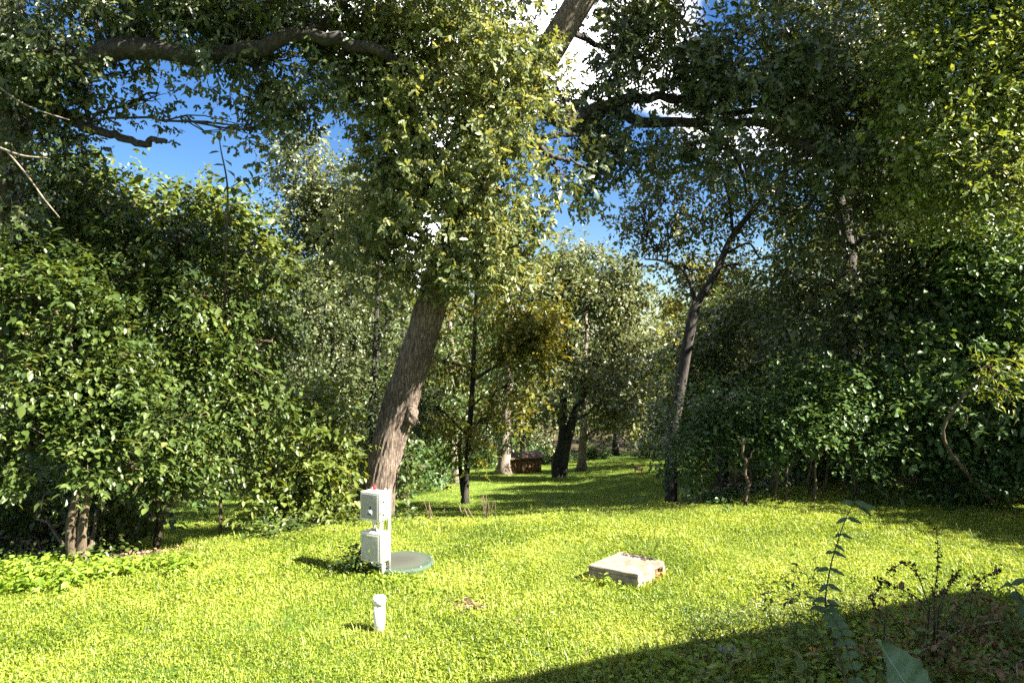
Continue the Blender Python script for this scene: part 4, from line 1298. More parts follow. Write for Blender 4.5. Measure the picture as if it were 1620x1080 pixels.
def concrete_box():
    z = .21
    FL, FR, BR, BL = [np.array(p) for p in ((.95, 8.69), (1.51, 8.33), (1.95, 8.84), (1.45, 9.25))]
    ctr = (FL + FR + BR + BL) / 4
    b = np.array([*ctr, 0.0])
    root = thing('concrete_riser', 'weathered square concrete block with a broken rusty corner on the lawn', 'concrete block', b)
    r = np.random.default_rng(4)
    t = .05
    # walls: front, left, rear full, right one with a broken gap near its far end
    def quad_prism(name, pts, z0, z1, mat, n=1):
        m = MB()
        k = len(pts)
        V = [(*(p - ctr), z0) for p in pts] + [(*(p - ctr), z1) for p in pts]
        bm = bmesh.new()
        vs = [bm.verts.new(v) for v in V]
        bm.faces.new(vs[:k][::-1]); bm.faces.new(vs[k:])
        for i in range(k): bm.faces.new((vs[i], vs[(i + 1) % k], vs[(i + 1) % k + k], vs[i + k]))
        bmesh.ops.bevel(bm, geom=bm.edges[:], offset=.006, segments=2, affect='EDGES')
        bmesh.ops.subdivide_edges(bm, edges=[e for e in bm.edges if e.calc_length() > .08], cuts=6, use_grid_fill=True)
        for v in bm.verts:
            v.co += Vector(r.normal(0, .0016, 3))
        me = bpy.data.meshes.new(name)
        bm.to_mesh(me); bm.free()
        me.materials.append(mat)
        return link(name, me, root)
    n2 = lambda a, c: (c - a) / np.linalg.norm(c - a)
    inx, iny = n2(FL, FR), n2(FR, BR)
    quad_prism('front_wall', [FL + .004, FR, FR + iny * t, FL + iny * t], -.05, z - .052, CONC)
    quad_prism('side_wall', [FL + iny * (t + .003), FL + iny * (t + .003) + inx * t, BL + inx * t, BL], -.05, z - .052, CONC)
    a = FR + iny * (t + .003); e = FR + (BR - FR) * .62
    o = quad_prism('side_wall', [a - inx * t, a, e, e - inx * t], -.05, z - .052, CONC)
    rub = MB()
    for k in range(34):
        f = r.uniform(.62, .97)
        c = FR + (BR - FR) * f - inx * r.uniform(.0, .16) - ctr
        s = r.uniform(.02, .05)
        zc = r.uniform(.0, .14) * (1 if f > .75 else .7)
        A = Matrix.Rotation(r.uniform(0, 6), 3, Vector(r.normal(0, 1, 3)))
        rub.box((*c, zc), (s, s * r.uniform(.5, 1), s * r.uniform(1, 2.2)), np.array(A))
    q = link('rubble', rub.mesh('rubble', CONC_D, smooth=False), root)
    q['kind'] = 'stuff'
    e2 = FR + (BR - FR) * .9
    quad_prism('rear_wall', [e2, BR, BL + inx * t, BL + inx * t - iny * t], -.05, z - .052, CONC)
    # slab on top, its far right corner chipped
    quad_prism('slab', [FL, FR, FR + (BR - FR) * .97 - inx * .005, BR - inx * .05, BL], z - .05, z, CONC)
    # dead leaves and soil crumbs lying along the far edge
    c = Crown()
    f = r.random(90); g = np.abs(r.normal(0, .055, 90))
    P = np.c_[BL[0] + (BR - BL)[0] * (.08 + .72 * f), BL[1] + (BR - BL)[1] * (.08 + .72 * f), np.full(90, z + .006)] - np.c_[np.outer(g + .03, iny), np.zeros(90)]
    D = r.normal(0, 1, (90, 3)) * [1, 1, .25]
    c.add(*leaves_at(P, D, np.array([0, 0, 1.0]) + r.normal(0, .4, (90, 3)), r.uniform(.02, .055, 90), 'rhomb', r.random(90)))
    dead = leaf_mat('blackened_leaves', [(0, (.02, .016, .014)), (.8, (.05, .04, .035)), (1, (.14, .1, .08))], .05, .2, .7)
    o = link('dead_leaves', c.mesh('dead_leaves', dead))
    o.location = (0, 0, 0)
    tag(o, 'dark dead leaves scattered on top of the concrete block', None, None, 'stuff')


concrete_box()


# ------------------------------------------------------------------ grass and ground plants
def blade_tuft(r, n, rad, h, wmul=1.0):
    a = r.random(n) * 6.283
    q = rad * np.sqrt(r.random(n))
    P = np.c_[np.cos(a) * q, np.sin(a) * q, np.zeros(n) - .004]
    b = r.random(n) * 6.283
    hh = h * r.uniform(.55, 1.25, n)
    lean = hh * r.uniform(.15, .95, n)
    dirv = np.c_[np.cos(b), np.sin(b), np.zeros(n)]
    wv = np.c_[-np.sin(b), np.cos(b), np.zeros(n)] * (r.uniform(.0022, .0042, n) * wmul)[:, None]
    mid = P + dirv * (lean * .35)[:, None] + np.c_[np.zeros(n), np.zeros(n), hh * .62]
    tip = P + dirv * lean[:, None] + np.c_[np.zeros(n), np.zeros(n), hh]
    V = np.stack([P - wv, P + wv, mid + wv, mid - wv, tip], 1).reshape(-1, 3)
    i = np.arange(n)[:, None] * 5
    return V, i + np.array([[0, 1, 2, 3]]), i + np.array([[3, 2, 4]]), r.random(n)


def tuft_mesh(name, seed, n, rad, h, mat, clover=0, wmul=1.0):
    r = np.random.default_rng(seed)
    V, Q, T, q = blade_tuft(r, n, rad, h, wmul)
    rn = [q, q]
    VV, TT = [V], [T]
    if clover:
        a = r.random(clover) * 6.283
        P = np.c_[np.cos(a) * rad * .9, np.sin(a) * rad * .9, h * r.uniform(.35, .9, clover)]
        D = np.c_[r.normal(0, 1, (clover, 2)), r.normal(0, .25, clover)]
        v, t, s = leaves_at(P, D, np.array([0, 0, 1.0]) + r.normal(0, .45, (clover, 3)), r.uniform(.016, .036, clover), 'ovate', r.random(clover) * .8)
        TT.append(t + len(V)); VV.append(v); rn.append(s)
    return mesh_np(name, np.vstack(VV), Q, np.vstack(TT), mat, np.concatenate(rn))


def scatter(name, pts, rot, scl, meshes, label):
    """one object: tufts set on points by a small node group"""
    coll = bpy.data.collections.new(name + '_tufts')
    for i, m in enumerate(meshes):
        coll.objects.link(bpy.data.objects.new('tuft', m))
    me = bpy.data.meshes.new(name)
    me.vertices.add(len(pts))
    me.vertices.foreach_set('co', np.asarray(pts, np.float32).ravel())
    for k, v in (('yaw', rot), ('grow', scl)):
        a = me.attributes.new(k, 'FLOAT', 'POINT')
        a.data.foreach_set('value', np.asarray(v, np.float32))
    o = link(name, me)
    ng = bpy.data.node_groups.new(name, 'GeometryNodeTree')
    ng.interface.new_socket('Geometry', in_out='INPUT', socket_type='NodeSocketGeometry')
    ng.interface.new_socket('Geometry', in_out='OUTPUT', socket_type='NodeSocketGeometry')
    N, L = ng.nodes.new, ng.links.new
    gi, go = N('NodeGroupInput'), N('NodeGroupOutput')
    ip = N('GeometryNodeInstanceOnPoints')
    ci = N('GeometryNodeCollectionInfo')
    ci.inputs['Collection'].default_value = coll
    ci.inputs['Separate Children'].default_value = True
    ci.inputs['Reset Children'].default_value = True
    ip.inputs['Pick Instance'].default_value = True
    rot_ = N('GeometryNodeInputNamedAttribute'); rot_.data_type = 'FLOAT'; rot_.inputs['Name'].default_value = 'yaw'
    sc = N('GeometryNodeInputNamedAttribute'); sc.data_type = 'FLOAT'; sc.inputs['Name'].default_value = 'grow'
    cx = N('ShaderNodeCombineXYZ')
    L(rot_.outputs['Attribute'], cx.inputs['Z'])
    L(gi.outputs[0], ip.inputs['Points'])
    L(ci.outputs[0], ip.inputs['Instance'])
    L(cx.outputs[0], ip.inputs['Rotation'])
    L(sc.outputs['Attribute'], ip.inputs['Scale'])
    L(ip.outputs[0], go.inputs[0])
    md = o.modifiers.new('scatter', 'NODES')
    md.node_group = ng
    tag(o, label, None, None, 'stuff')
    return o


def inside_box(x, y):
    """true on the things standing in the grass, where none grows"""
    a = (np.hypot(x + 1.46, y - 9.2) < .40)
    u, v = x - 1.46, y - 8.78
    c, s = math.cos(R(-33)), math.sin(R(-33))
    return a | ((np.abs(u * c + v * s) < .31) & (np.abs(-u * s + v * c) < .31))


def lawn():
    r = np.random.default_rng(55)
    meshes = [tuft_mesh('grass_tuft', 100 + k, 46, .17, .030 + .007 * (k % 4), GRASS, 26 if k % 2 else 9) for k in range(8)]
    n = 62000
    y = 5.2 + (20.0 - 5.2) * r.random(n) ** 1.0
    x = (r.random(n) * 2 - 1) * (.80 * y + .5)
    keep = r.random(n) < (y / 20.0) * np.where(y > 14, .55, 1.0) * 1.15
    s = y - np.interp(x, CX, CY)
    keep &= (lawn_mask(x, y) > .5) & ~inside_box(x, y) & ((s < .7) | (r.random(n) < .25))
    bare = np.hypot((x + .51) / .2, (y - 7.8) / .16) < 1
    keep &= ~(bare & (r.random(n) < .75))
    x, y = x[keep], y[keep]
    P = np.c_[x, y, ground(x, y)]
    nz = vnoise(np.c_[x, y, x * 0], .9)
    scatter('grass', P, r.random(len(x)) * 6.283, (.6 + .75 * nz) * r.uniform(.8, 1.2, len(x)), meshes, 'sunny mown grass with clover on the near lawn')
    n = 1500
    y = r.uniform(5.4, 11.5, n); x = (r.random(n) * 2 - 1) * .8 * y
    k = (lawn_mask(x, y) > .5) & ~inside_box(x, y) & (y < np.interp(x, CX, CY)) & (vnoise(np.c_[x, y, x * 0], .7) > .48)
    x, y = x[k], y[k]
    scatter('long_grass', np.c_[x, y, ground(x, y)], r.random(len(x)) * 6.283, r.uniform(.6, 1.2, len(x)), [tuft_mesh('long_grass_tuft', 400 + k, 7, .1, .11, GRASS, 2, .8) for k in range(4)], 'longer uneven blades standing out of the mown grass')
    q = []
    FL, FR, BR, BL = [np.array(p) for p in ((.95, 8.69), (1.51, 8.33), (1.95, 8.84), (1.45, 9.25))]
    for p0, p1 in ((FL, FR), (FR, BR), (BL, FL)):
        for f in r.uniform(-.03, 1.03, 26): q.append(p0 + (p1 - p0) * f + r.normal(0, .012, 2) + (p0 + p1 - FL - BR) * .06)
    for a in r.uniform(0, 6.283, 60): q.append(np.array([-1.46 + .455 * math.cos(a), 9.2 + .455 * math.sin(a)]))
    for a in r.uniform(0, 6.283, 10): q.append(np.array([-1.36 + .085 * math.cos(a), 7.13 + .085 * math.sin(a)]))
    q = np.array(q)
    scatter('trim_grass', np.c_[q, ground(q[:, 0], q[:, 1])], r.random(len(q)) * 6.283, r.uniform(.6, 1.3, len(q)), [tuft_mesh('trim_grass_tuft', 600 + k, 9, .04, .085, GRASS, 2, 1.0) for k in range(3)], 'untrimmed grass standing against the block, the lid and the pipe')
    # taller unmown fringe along the brow of the slope
    tall = [tuft_mesh('tall_grass_tuft', 200 + k, 22, .09, .045 + .015 * k, GRASS, 3, 1.2) for k in range(4)]
    n = 800
    x = r.uniform(-4.6, .6, n)
    y = np.interp(x, CX, CY) + r.normal(.0, .25, n)
    P = np.c_[x, y, ground(x, y)]
    w = .45 + .5 * vnoise(np.c_[x, y, x * 0], 1.3) + .35 * (np.abs(x + 1.2) < 1.2)
    scatter('tall_grass', P, r.random(n) * 6.283, w * r.uniform(.4, .9, n) * np.where(x > -.8, .5, 1), tall, 'unmown grass fringe along the brow of the lawn')
    # far lawn: coarse tufts so that it catches light as grass
    far = [tuft_mesh('far_grass_tuft', 300 + k, 40, .35, .035, GRASS, 10, 2.2) for k in range(4)]
    n = 15000
    y = 12.5 + 53 * r.random(n) ** 1.3
    x = r.uniform(-18, 26, n)
    k = lawn_mask(x, y) > .5
    x, y = x[k], y[k]
    scatter('far_grass', np.c_[x, y, ground(x, y)], r.random(len(x)) * 6.283, r.uniform(.7, 1.2, len(x)), far, 'shaded mown grass of the far lawn')


lawn()


def leafy_patch(name, label, pts, h, size, mat, r, per=5, shape='ovate', kind='stuff', cat=None, flat=1.0):
    c = Crown()
    m = len(pts)
    P = np.repeat(pts, per, 0)
    off = r.normal(0, 1, (m * per, 3)) * [.06, .06, 0]
    off[:, 2] = h * r.random(m * per) ** .6 * np.repeat(r.uniform(.5, 1.1, m), per)
    D = np.c_[r.normal(0, 1, (m * per, 2)), r.normal(-.15, .35, m * per)]
    c.add(*leaves_at(P + off, D, np.array([0, 0, flat]) + r.normal(0, .4, (m * per, 3)), size * np.exp(r.normal(0, .25, m * per)), shape, r.random(m * per)))
    b = pts.mean(0)
    if cat:
        t = thing(name, label, cat, b)
        link('foliage', c.mesh('foliage', mat, b), t)
        return t
    o = link(name, c.mesh(name, mat, b), None, b)
    return tag(o, label, cat, None, kind)


def ground_plants():
    r = np.random.default_rng(66)
    # bright broad-leaved cover at the left
    n = 900
    x = r.uniform(-8.0, -4.2, n); y = r.uniform(6.9, 9.2, n)
    k = (y > 7.2 + (x + 7) * .62 + .25 * np.sin(x * 5)) & (y < 9.25)
    x, y = x[k], y[k]
    leafy_patch('ground_cover', 'bright broad leaved weeds covering the left edge of the lawn', np.c_[x, y, ground(x, y)], .2, .075, LEAF_COVER, r, 8)
    # weeds in the shade around the house side
    n = 1800
    x = r.uniform(.6, 6.2, n); y = r.uniform(5.2, 8.0, n)
    k = y < 6.2 + (x - 1) * .4
    x, y = x[k], y[k]
    leafy_patch('weeds', 'low weeds in the shade at the near right', np.c_[x, y, ground(x, y)], .2, .055, LEAF_COVER, r, 6)
    n = 700
    x = r.uniform(.2, 6.2, n); y = r.uniform(5.2, 7.9, n)
    k = y < 6.3 + (x - .5) * .36
    x, y = x[k], y[k]
    scatter('shade_grass', np.c_[x, y, ground(x, y)], r.random(len(x)) * 6.283, r.uniform(.6, 1.5, len(x)), [tuft_mesh('shade_grass_tuft', 500 + k, 12, .12, .15, LEAF_BRIGHT, 3, 1.3) for k in range(4)], 'long soft grass in the shade at the near right')
    n = 420
    p = np.c_[r.normal(1.95, .22, n), r.normal(6.5, .16, n)]
    c = Crown()
    c.add(*leaves_at(np.c_[p, ground(p[:, 0], p[:, 1]) + r.uniform(.005, .05, n)], r.normal(0, 1, (n, 3)) * [1, 1, .2], np.array([0, 0, 1.0]) + r.normal(0, .3, (n, 3)), r.uniform(.02, .06, n), 'rhomb', r.random(n)))
    tag(link('dry_litter', c.mesh('dry_litter', LITTER)), 'pale dry litter beside the two grey rocks', None, None, 'stuff')
    for k, (x0, y0, x1, y1, z0, z1, lab) in enumerate([(3.3, 6.0, 4.5, 6.4, .3, .42, 'long bare twig lying over the brown shrub'), (3.9, 5.5, 4.4, 5.9, .35, .3, 'short pale twig at the bottom right corner'), (2.9, 6.3, 3.5, 6.0, .28, .2, 'thin twig below the arching shrub')]):
        b = gp(x0, y0)
        P = wig(b + [0, 0, z0], gp(x1, y1) + [0, 0, z1], 8, .05, r)
        tag(link('fallen_twig', MB().tube(P, np.linspace(.008, .004, 8), 6).mesh('fallen_twig', BARK_PALE, b), None, b), lab, 'twig', 'twigs in the near right corner')
    n = 130
    x = r.uniform(1.6, 5.2, n); y = r.uniform(5.2, 6.9, n)
    k = y < 5.9 + (x - 1.6) * .36
    x, y = x[k], y[k]
    leafy_patch('near_weeds', 'larger leaved green weeds in the shaded near right corner', np.c_[x, y, ground(x, y)], .38, .085, LEAF_BRIGHT, r, 9)
    # weeds below the boxes
    n = 60
    p = np.c_[r.normal(-1.98, .14, n), r.normal(9.0, .12, n)]
    leafy_patch('weed_clump', 'weed clump growing round the foot of the white post', np.c_[p, ground(p[:, 0], p[:, 1])], .34, .055, LEAF_BROAD, r, 9, kind=None, cat='weeds')
    n = 34
    p = np.c_[r.normal(-1.45, .3, n), r.normal(8.62, .07, n)]
    leafy_patch('weed_fringe', 'broad weed leaves growing in front of the round green lid', np.c_[p, ground(p[:, 0], p[:, 1])], .1, .05, LEAF_COVER, r, 6, kind=None, cat='weeds')
    for cx, cy, h, lab in [(1.12, 8.42, .17, 'small weed growing against the shaded front of the concrete block'), (1.42, 8.28, .09, 'tiny weed at the near corner of the concrete block'), (-.98, 8.05, .12, 'yellow green plantain clump in the grass right of the white pipe')]:
        n = 7
        p = np.c_[r.normal(cx, .05, n), r.normal(cy, .03, n)]
        leafy_patch('weed_clump', lab, np.c_[p, ground(p[:, 0], p[:, 1])], h, .06, LEAF_COVER, r, 5, kind=None, cat='weeds')
    # fringe weeds on the brow
    n = 90
    x = r.uniform(-4.8, -.9, n)
    y = np.interp(x, CX, CY) + r.normal(.2, .25, n)
    leafy_patch('fringe_weeds', 'leafy weeds among the unmown grass on the brow', np.c_[x, y, ground(x, y)], .13, .05, LEAF_BRIGHT, r, 6)
    n = 60
    p = np.c_[r.uniform(-3.6, -1.7, n), r.normal(12.2, .35, n)]
    leafy_patch('trunk_weeds', 'leafy weeds round the foot of the leaning tree', np.c_[p, ground(p[:, 0], p[:, 1])], .34, .065, LEAF_BROAD, r, 8)
    n = 90
    x = np.where(r.random(n) < .5, r.uniform(-4.0, -3.2, n), r.uniform(-7.2, -5.6, n))
    y = np.interp(x, CX, CY) + r.normal(.5, .35, n)
    leafy_patch('shade_weeds', 'leafy weeds where the lawn meets the grassy path', np.c_[x, y, ground(x, y)], .35, .07, LEAF_BROAD, r, 7)
    # thicket floor on the right
    n = 900
    x = r.uniform(3.6, 11, n); y = np.interp(x, CX, CY) + .35 + np.abs(r.normal(0, .6, n)) * np.where(r.random(n) < .85, 1, -.7)
    leafy_patch('thicket_undergrowth', 'low dark undergrowth at the foot of the right thicket', np.c_[x, y, ground(x, y)], .22, .07, LEAF_DARK, r, 6)
    # litter on the path and the bare spot
    for nm, lab, cx, cy, sx, sy, n in [('leaf_litter', 'brown leaf litter where the path leaves the lawn', -5.2, 10.6, .75, .7, 900), ('dry_clippings', 'dry brown clippings on a bare spot of the lawn', -.51, 7.8, .1, .07, 160)]:
        p = np.c_[r.normal(cx, sx, n), r.normal(cy, sy, n)]
        P = np.c_[p, ground(p[:, 0], p[:, 1]) + r.uniform(.005, .03, n)]
        c = Crown()
        c.add(*leaves_at(P, r.normal(0, 1, (n, 3)) * [1, 1, .2], np.array([0, 0, 1.0]) + r.normal(0, .3, (n, 3)), r.uniform(.03, .09, n), 'rhomb', r.random(n)))
        tag(link(nm, c.mesh(nm, LITTER)), lab, None, None, 'stuff')
    n = 150
    y = r.uniform(5.8, 11.3, n); x = (r.random(n) * 2 - 1) * .75 * y
    c = Crown()
    c.add(*leaves_at(np.c_[x, y, ground(x, y) + r.uniform(.02, .05, n)], r.normal(0, 1, (n, 3)) * [1, 1, .2], np.array([0, 0, 1.0]) + r.normal(0, .4, (n, 3)), r.uniform(.03, .075, n), 'ovate', r.random(n)))
    tag(link('dead_leaves', c.mesh('dead_leaves', LITTER)), 'stray dead leaves dropped over the lawn', None, None, 'stuff')
    # dry stalks on the brow
    for k, (x, y, h, lab) in enumerate([(770, 812, .42, 'tallest tuft of dry stalks on the brow, at the middle'), (680, 812, .34, 'tuft of dry stalks on the brow nearest the leaning trunk'), (743, 814, .25, 'single brown seed spike on the brow between the dry tufts')]):
        b = px(x, y, 12.0); b = gp(b[0], 12.0, 0)
        m = MB()
        for q in range(9 if k < 2 else 3):
            o = b + [r.normal(0, .06), r.normal(0, .04), 0]
            t = o + [r.normal(-.04, .07), r.normal(0, .05), h * r.uniform(.6, 1.1)]
            m.tube(wig(o, t, 4, .03, r), np.linspace(.006, .004, 4) if k < 2 else np.linspace(.012, .012, 4), 4)
        tag(link('dry_stalks', m.mesh('dry_stalks', plain_mat('dry_stalk', (.11, .075, .042), .9) if k == 0 else bpy.data.materials['dry_stalk'], b), None, b), lab, 'dry grass', 'dry stalks on the brow')
    # tall thin weed behind the concrete block
    for (x, y0, y1, d, lab) in [(1037, 880, 812, 9.5, 'tall thin weed standing behind the concrete block'), (840, 815, 797, 12.1, 'small green weed spike on the brow above the dark lawn')]:
        b = px(x, y0, d); b = gp(b[0], d)
        t = px(x, y1, d)
        root = thing('thin_weed', lab, 'weed', b)
        P = wig(b, t, 8, .02, r)
        link('stem', MB().tube(P, np.linspace(.006, .002, 8), 5).mesh('stem', LEAF_BRIGHT, b), root)
        n = 34
        i = r.integers(1, 8, n)
        c = Crown()
        c.add(*leaves_at(P[i] + r.normal(0, .01, (n, 3)), np.c_[r.normal(0, 1, (n, 2)), r.normal(.2, .3, n)], np.array([0, 0, 1.0]) + r.normal(0, .4, (n, 3)), r.uniform(.03, .07, n), 'lance', r.random(n)))
        link('foliage', c.mesh('foliage', LEAF_BRIGHT, b), root)


ground_plants()


# ------------------------------------------------------------------ plants nearest the viewer, bottom right
def big_leaf_mesh(name, L, W_, mat, nu=14, nv=8, cup=.12, wave=.02, rv=.5):
    V, Q = [], []
    for i in range(nu + 1):
        u = i / nu
        w = W_ * (math.sin(math.pi * min(1, u ** .72)) ** .75) * (1 - .18 * u) + (.012 * W_ if i == nu else 0)
        for j in range(-nv // 2, nv // 2 + 1):
            v = j / (nv / 2)
            z = cup * W_ * abs(v) ** 1.3 - .10 * L * u * u + wave * L * math.sin(u * 14 + (2 if j > 0 else 0)) * v * v + .012 * L * math.cos(u * 30 - abs(v) * 4) * (abs(v) > .05)
            V.append((u * L, v * w / 2 * (1 + .04 * math.sin(u * 37)), z))
    k = nv + 1
    for i in range(nu):
        for j in range(nv):
            Q.append((i * k + j, i * k + j + 1, (i + 1) * k + j + 1, (i + 1) * k + j))
    return mesh_np(name, V, Q, None, mat, np.full(len(Q), rv), True)


def place_leaf(me, root, base, at, to, size=1.0, up=(0, 0, 1), name='leaf', roll=0.0):
    o = link(name, me, root, np.asarray(at) - base)
    D = Vector([float(v) for v in (np.asarray(to) - np.asarray(at))]).normalized()
    u = Vector(up)
    n = (u - D * u.dot(D)).normalized()
    b = n.cross(D)
    M = Matrix((D, b, n)).transposed()
    o.rotation_euler = (M @ Matrix.Rotation(roll, 3, 'X')).to_euler()
    o.scale = (size, size, size)
    return o


def near_plants():
    r = np.random.default_rng(88)
    # tall opposite-leaved shrub
    d = 4.9
    base = gp((1345 - 810) / F * d, d, 0)
    root = thing('arching_shrub', 'tall arching shrub with paired bluish leaves in the near shade', 'shrub', base)
    up = bez([base, px(1340, 1090, d), px(1318, 1010, d), px(1306, 955, d), px(1312, 905, d), px(1324, 860, d), px(1338, 820, d), px(1350, 797, d)], 40)
    link('stem', MB().tube(up, np.linspace(.009, .003, 40), 6).mesh('stem', BARK_TAN, base), root)
    dn = bez([px(1306, 958, d), px(1316, 975, d - .05), px(1330, 1000, d - .1), px(1342, 1035, d - .15), px(1352, 1075, d - .2), px(1358, 1110, d - .2)], 30)
    link('stem', MB().tube(dn, np.linspace(.006, .003, 30), 6).mesh('stem', BARK_TAN, base), root)
    lf = big_leaf_mesh('leaf', 1, .5, LEAF_BLUE, 8, 4, .2, .02)
    rd = big_leaf_mesh('leaf', 1, .66, LEAF_BLUE, 8, 4, .15, .02, .8)
    for (x, y, dx, dy, L) in [(1316, 873, 34, 12, .125), (1316, 873, -24, 6, .09), (1312, 900, 36, 14, .13), (1311, 900, -30, 4, .12), (1308, 925, 34, 14, .13), (1308, 925, -16, 16, .11), (1306, 948, -34, 6, .14),
                              (1308, 950, 30, 12, .12), (1304, 965, -46, -8, .17), (1306, 960, 34, -4, .13), (1322, 862, 14, 10, .09), (1340, 820, -22, 10, .11), (1340, 820, 26, 8, .13), (1330, 845, 22, 8, .1), (1330, 845, -18, 8, .09)]:
        place_leaf(lf, root, base, px(x, y, d), px(x + dx, y + dy, d - r.uniform(.0, .12)), L * .78, (r.normal(0, .3), -.5, 1))
    for (x, y, dx, dy, L) in [(1350, 797, 36, 8, .2), (1350, 797, -22, -4, .13), (1350, 797, 26, 16, .17)]:
        place_leaf(lf, root, base, px(x, y, d), px(x + dx, y + dy, d - .03), L * .8, (.5, -.6, 1))
    for k in range(9):
        q = dn[2 + k * 3]
        for sgn in (-1, 1):
            s = .08 + .015 * math.sin(k * .7)
            place_leaf(rd, root, base, q, q + [sgn * .1, -.05, -.02 + .02 * r.normal()], s, (r.normal(0, .15), -1.0, .8))
    # one very broad leaf on a tall stalk
    d = 3.7
    base = gp(2.3, 3.75, 0)
    root = thing('burdock_plant', 'single very broad grey green leaf on a stalk at the bottom edge', 'plant', base)
    link('stem', MB().tube(bez([base, px(1490, 1250, d), px(1462, 1130, d)], 14), np.linspace(.014, .007, 14), 8).mesh('stem', LEAF_BLUE, base), root)
    M = NodeMat('broad_veined_leaf')
    tc = M.n('ShaderNodeTexCoord')
    sx = M.n('ShaderNodeSeparateXYZ')
    M.l(tc.outputs['Object'], sx.inputs[0])
    ab = M.n('ShaderNodeMath', operation='ABSOLUTE'); M.l(sx.outputs['Y'], ab.inputs[0])
    mid = M.n('ShaderNodeMath', operation='LESS_THAN'); M.l(ab.outputs[0], mid.inputs[0]); mid.inputs[1].default_value = .0035
    k1 = M.n('ShaderNodeMath', operation='MULTIPLY_ADD'); M.l(ab.outputs[0], k1.inputs[0]); k1.inputs[1].default_value = -.8; M.l(sx.outputs['X'], k1.inputs[2])
    fr = M.n('ShaderNodeMath', operation='PINGPONG'); M.l(k1.outputs[0], fr.inputs[0]); fr.inputs[1].default_value = .025
    ve = M.n('ShaderNodeMath', operation='LESS_THAN'); M.l(fr.outputs[0], ve.inputs[0]); ve.inputs[1].default_value = .0014
    mx = M.n('ShaderNodeMath', operation='MAXIMUM'); M.l(mid.outputs[0], mx.inputs[0])
    hv = M.n('ShaderNodeMath', operation='MULTIPLY'); M.l(ve.outputs[0], hv.inputs[0]); hv.inputs[1].default_value = .4
    M.l(hv.outputs[0], mx.inputs[1])
    no = M.n('ShaderNodeTexNoise', i_Scale=30.0, i_Detail=5.0); M.l(tc.outputs['Object'], no.inputs['Vector'])
    c0 = M.ramp(no.outputs['Fac'], [(.3, (.06, .105, .05)), (.7, (.095, .15, .07))])
    cm = M.n('ShaderNodeMix', data_type='RGBA'); M.l(mx.outputs[0], cm.inputs['Factor']); M.l(c0, cm.inputs[6]); cm.inputs[7].default_value = (.17, .24, .16, 1)
    p = M.n('ShaderNodeBsdfPrincipled', i_Roughness=.55); M.l(cm.outputs[2], p.inputs['Base Color'])
    M.l(p.outputs['BSDF'], M.out.inputs['Surface'])
    bl = big_leaf_mesh('leaf', .46, .30, M.m, 22, 12, .12, .025)
    place_leaf(bl, root, base, px(1462, 1132, d), px(1392, 1004, d), 1.0, (.25, -1, .55))
    # leaf at the right edge
    d = 5.2
    base = gp(3.95, d, 0)
    root = thing('edge_plant', 'dark leaved stem poking in at the right edge above the brown shrub', 'plant', base)
    st = bez([base, px(1640, 1060, d), px(1632, 985, d), px(1612, 940, d), px(1600, 925, d)], 18)
    link('stem', MB().tube(st, np.linspace(.008, .003, 18), 6).mesh('stem', BARK_TAN, base), root)
    for (x, y, dx, dy, L) in [(1618, 950, -26, -8, .15), (1612, 938, -28, 8, .1), (1602, 925, 20, -8, .12), (1622, 955, -8, 20, .13), (1600, 925, -18, 2, .09), (1626, 965, 18, 8, .12)]:
        place_leaf(lf, root, base, px(x, y, d), px(x + dx, y + dy, d - .05), L, (0, -.6, 1))

    # brown withered shrub
    base = gp(4.1, 6.3, 0)
    root = thing('withered_shrub', 'reddish brown withered shrub sprawling over the near right corner', 'shrub', base)
    m, c = MB(), Crown()
    n = 260
    x = r.uniform(2.7, 5.4, n); y = r.uniform(5.5, 7.3, n)
    k = (y < 6.0 + (x - 2.4) * .55)
    x, y = x[k], y[k]; n = len(x)
    P0 = np.c_[x, y, ground(x, y)]
    P1 = P0 + np.c_[r.normal(0, .1, (n, 2)), r.uniform(.16, .5, n)]
    for q in range(0, n, 3): m.tube(wig(base * .0 + P0[q], P1[q], 4, .05, r), np.linspace(.005, .002, 4), 4, cap=False)
    c.add(*spray_leaves(P1 - [0, 0, .15], np.c_[r.normal(0, .6, (n, 2)), r.uniform(.2, .8, n)], 13, .3, .05, 'ovate', r, .2, .8, .6))
    link('stems', m.mesh('stems', BARK_SHADED, base), root)['kind'] = 'stuff'
    link('foliage', c.mesh('foliage', LEAF_BROWN, base), root)
    # seed-bearing stalks standing out of it
    seed = leaf_mat('dark_seed_heads', [(0, (.02, .013, .01)), (1, (.055, .03, .02))], .1, .2, .7)
    for pts, lab in [([(1478, 985), (1478, 940), (1484, 890), (1481, 838)], 'upright dark seed stalk, tallest above the brown shrub'), ([(1490, 1000), (1520, 960), (1552, 918), (1582, 900)], 'dark seed stalk slanting to the right above the brown shrub'),
                     ([(1480, 985), (1450, 945), (1410, 925), (1385, 915)], 'dark seed stalk bending to the left above the brown shrub'), ([(1485, 960), (1500, 930), (1515, 905)], 'short dark seed stalk between the upright and the slanting one'),
                     ([(1470, 960), (1450, 905), (1430, 890), (1405, 905)], 'thin dark seed stalk arching left of the upright one'), ([(1400, 980), (1380, 950), (1395, 925)], 'stubby dark seed stalk near the arching shrub')]:
        d = 6.2
        P = bez([px(a, e, d) for a, e in pts], 16)
        b = gp(P[0][0], d + .05)
        P = np.vstack([b[None], P])
        rt = thing('seed_stalk', lab, 'plant', b, 'seed stalks above the withered shrub')
        link('stem', MB().tube(P, np.linspace(.006, .0025, 17), 5).mesh('stem', BARK_SHADED, b), rt)
        n = 70
        i = r.integers(5, 17, n)
        cc = Crown()
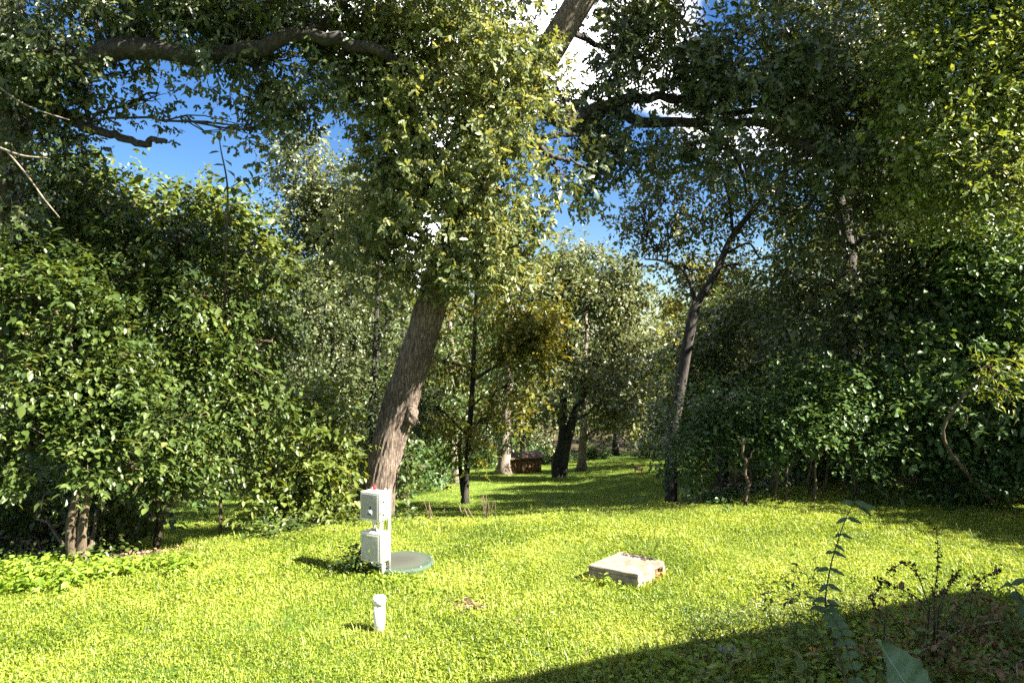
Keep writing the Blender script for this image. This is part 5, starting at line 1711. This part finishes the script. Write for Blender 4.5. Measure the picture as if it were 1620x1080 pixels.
        cc.add(*leaves_at(P[i] + r.normal(0, .012, (n, 3)), r.normal(0, 1, (n, 3)), r.normal(0, 1, (n, 3)), r.uniform(.02, .045, n), 'ovate', r.random(n)))
        link('seed_heads', cc.mesh('seed_heads', seed, b), rt)
    # slim leafy forbs left of it
    for x0, y0, x1, y1, lab in [(1255, 1000, 1262, 875, 'tallest narrow leaved forb on the shade line'), (1225, 1000, 1215, 925, 'left narrow leaved forb on the shade line'), (1285, 1000, 1290, 880, 'narrow leaved forb beside the arching shrub'), (1268, 1000, 1240, 900, 'forb leaning left between the two taller ones')]:
        d = 6.3
        b = px(x0, y0, d); b = gp(b[0], d)
        P = wig(b, px(x1, y1, d), 12, .02, r)
        rt = thing('leafy_forb', lab, 'plant', b, 'forbs on the shade line')
        link('stem', MB().tube(P, np.linspace(.005, .002, 12), 5).mesh('stem', LEAF_DARK, b), rt)
        n = 40
        i = r.integers(3, 12, n)
        cc = Crown()
        cc.add(*leaves_at(P[i] + r.normal(0, .012, (n, 3)), np.c_[r.normal(0, 1, (n, 2)), r.normal(-.05, .25, n)], np.array([0, 0, 1.0]) + r.normal(0, .3, (n, 3)), r.uniform(.06, .11, n), 'lance', r.random(n)))
        link('foliage', cc.mesh('foliage', LEAF_DARK, b), rt)
    # dark small-leaved weeds right on the edge of the light
    n = 420
    x = r.uniform(1.7, 4.0, n); y = 7.0 + (x - 1.7) * .32 + r.normal(-.15, .22, n)
    leafy_patch('edge_weeds', 'dark leafy weeds along the edge of the shade', np.c_[x, y, ground(x, y)], .34, .05, LEAF_BROAD, r, 6, 'lance')
    # rocks
    rock = plain_mat('grey_rock', (.2, .18, .15), .85, 0, .4, 12, .5)
    for x, y, s, lab in [(1153, 1040, .1, 'grey rock, the left of two, in the shaded weeds'), (1188, 1044, .085, 'half buried grey rock, the right of two, in the shaded weeds')]:
        d = 3 * F / (y - 540)
        b = gp((x - 810) / F * d, d, .01)
        bm = bmesh.new()
        bmesh.ops.create_icosphere(bm, subdivisions=3, radius=s)
        for v in bm.verts:
            k = 1 + .22 * (float(vnoise(np.array([v.co[:]]) + x, 9)[0]) - .5) * 2
            v.co = Vector((v.co.x * k * 1.25, v.co.y * k, v.co.z * k * .75))
        me = bpy.data.meshes.new('rock')
        bm.to_mesh(me); bm.free()
        me.materials.append(rock)
        tag(link('rock', me, None, b), lab, 'rock', 'rocks in the shade')
    ol = mesh_np('fallen_leaf', SH['ovate'][0] - [.5, 0, 0], None, SH['ovate'][1], LEAF_ORANGE, np.full(4, .5))
    for x, y, lab in [(1286, 1026, 'upper of two orange fallen leaves among the near weeds'), (1286, 1038, 'lower of two orange fallen leaves among the near weeds')]:
        d = 2.85 * F / (y - 540)
        o = link('fallen_leaf', ol, None, px(x, y, d))
        o.scale = (.085, .085, .085)
        o.rotation_euler = (.5, .1, r.uniform(-.5, .5))
        tag(o, lab, 'leaf', 'orange fallen leaves')


near_plants()
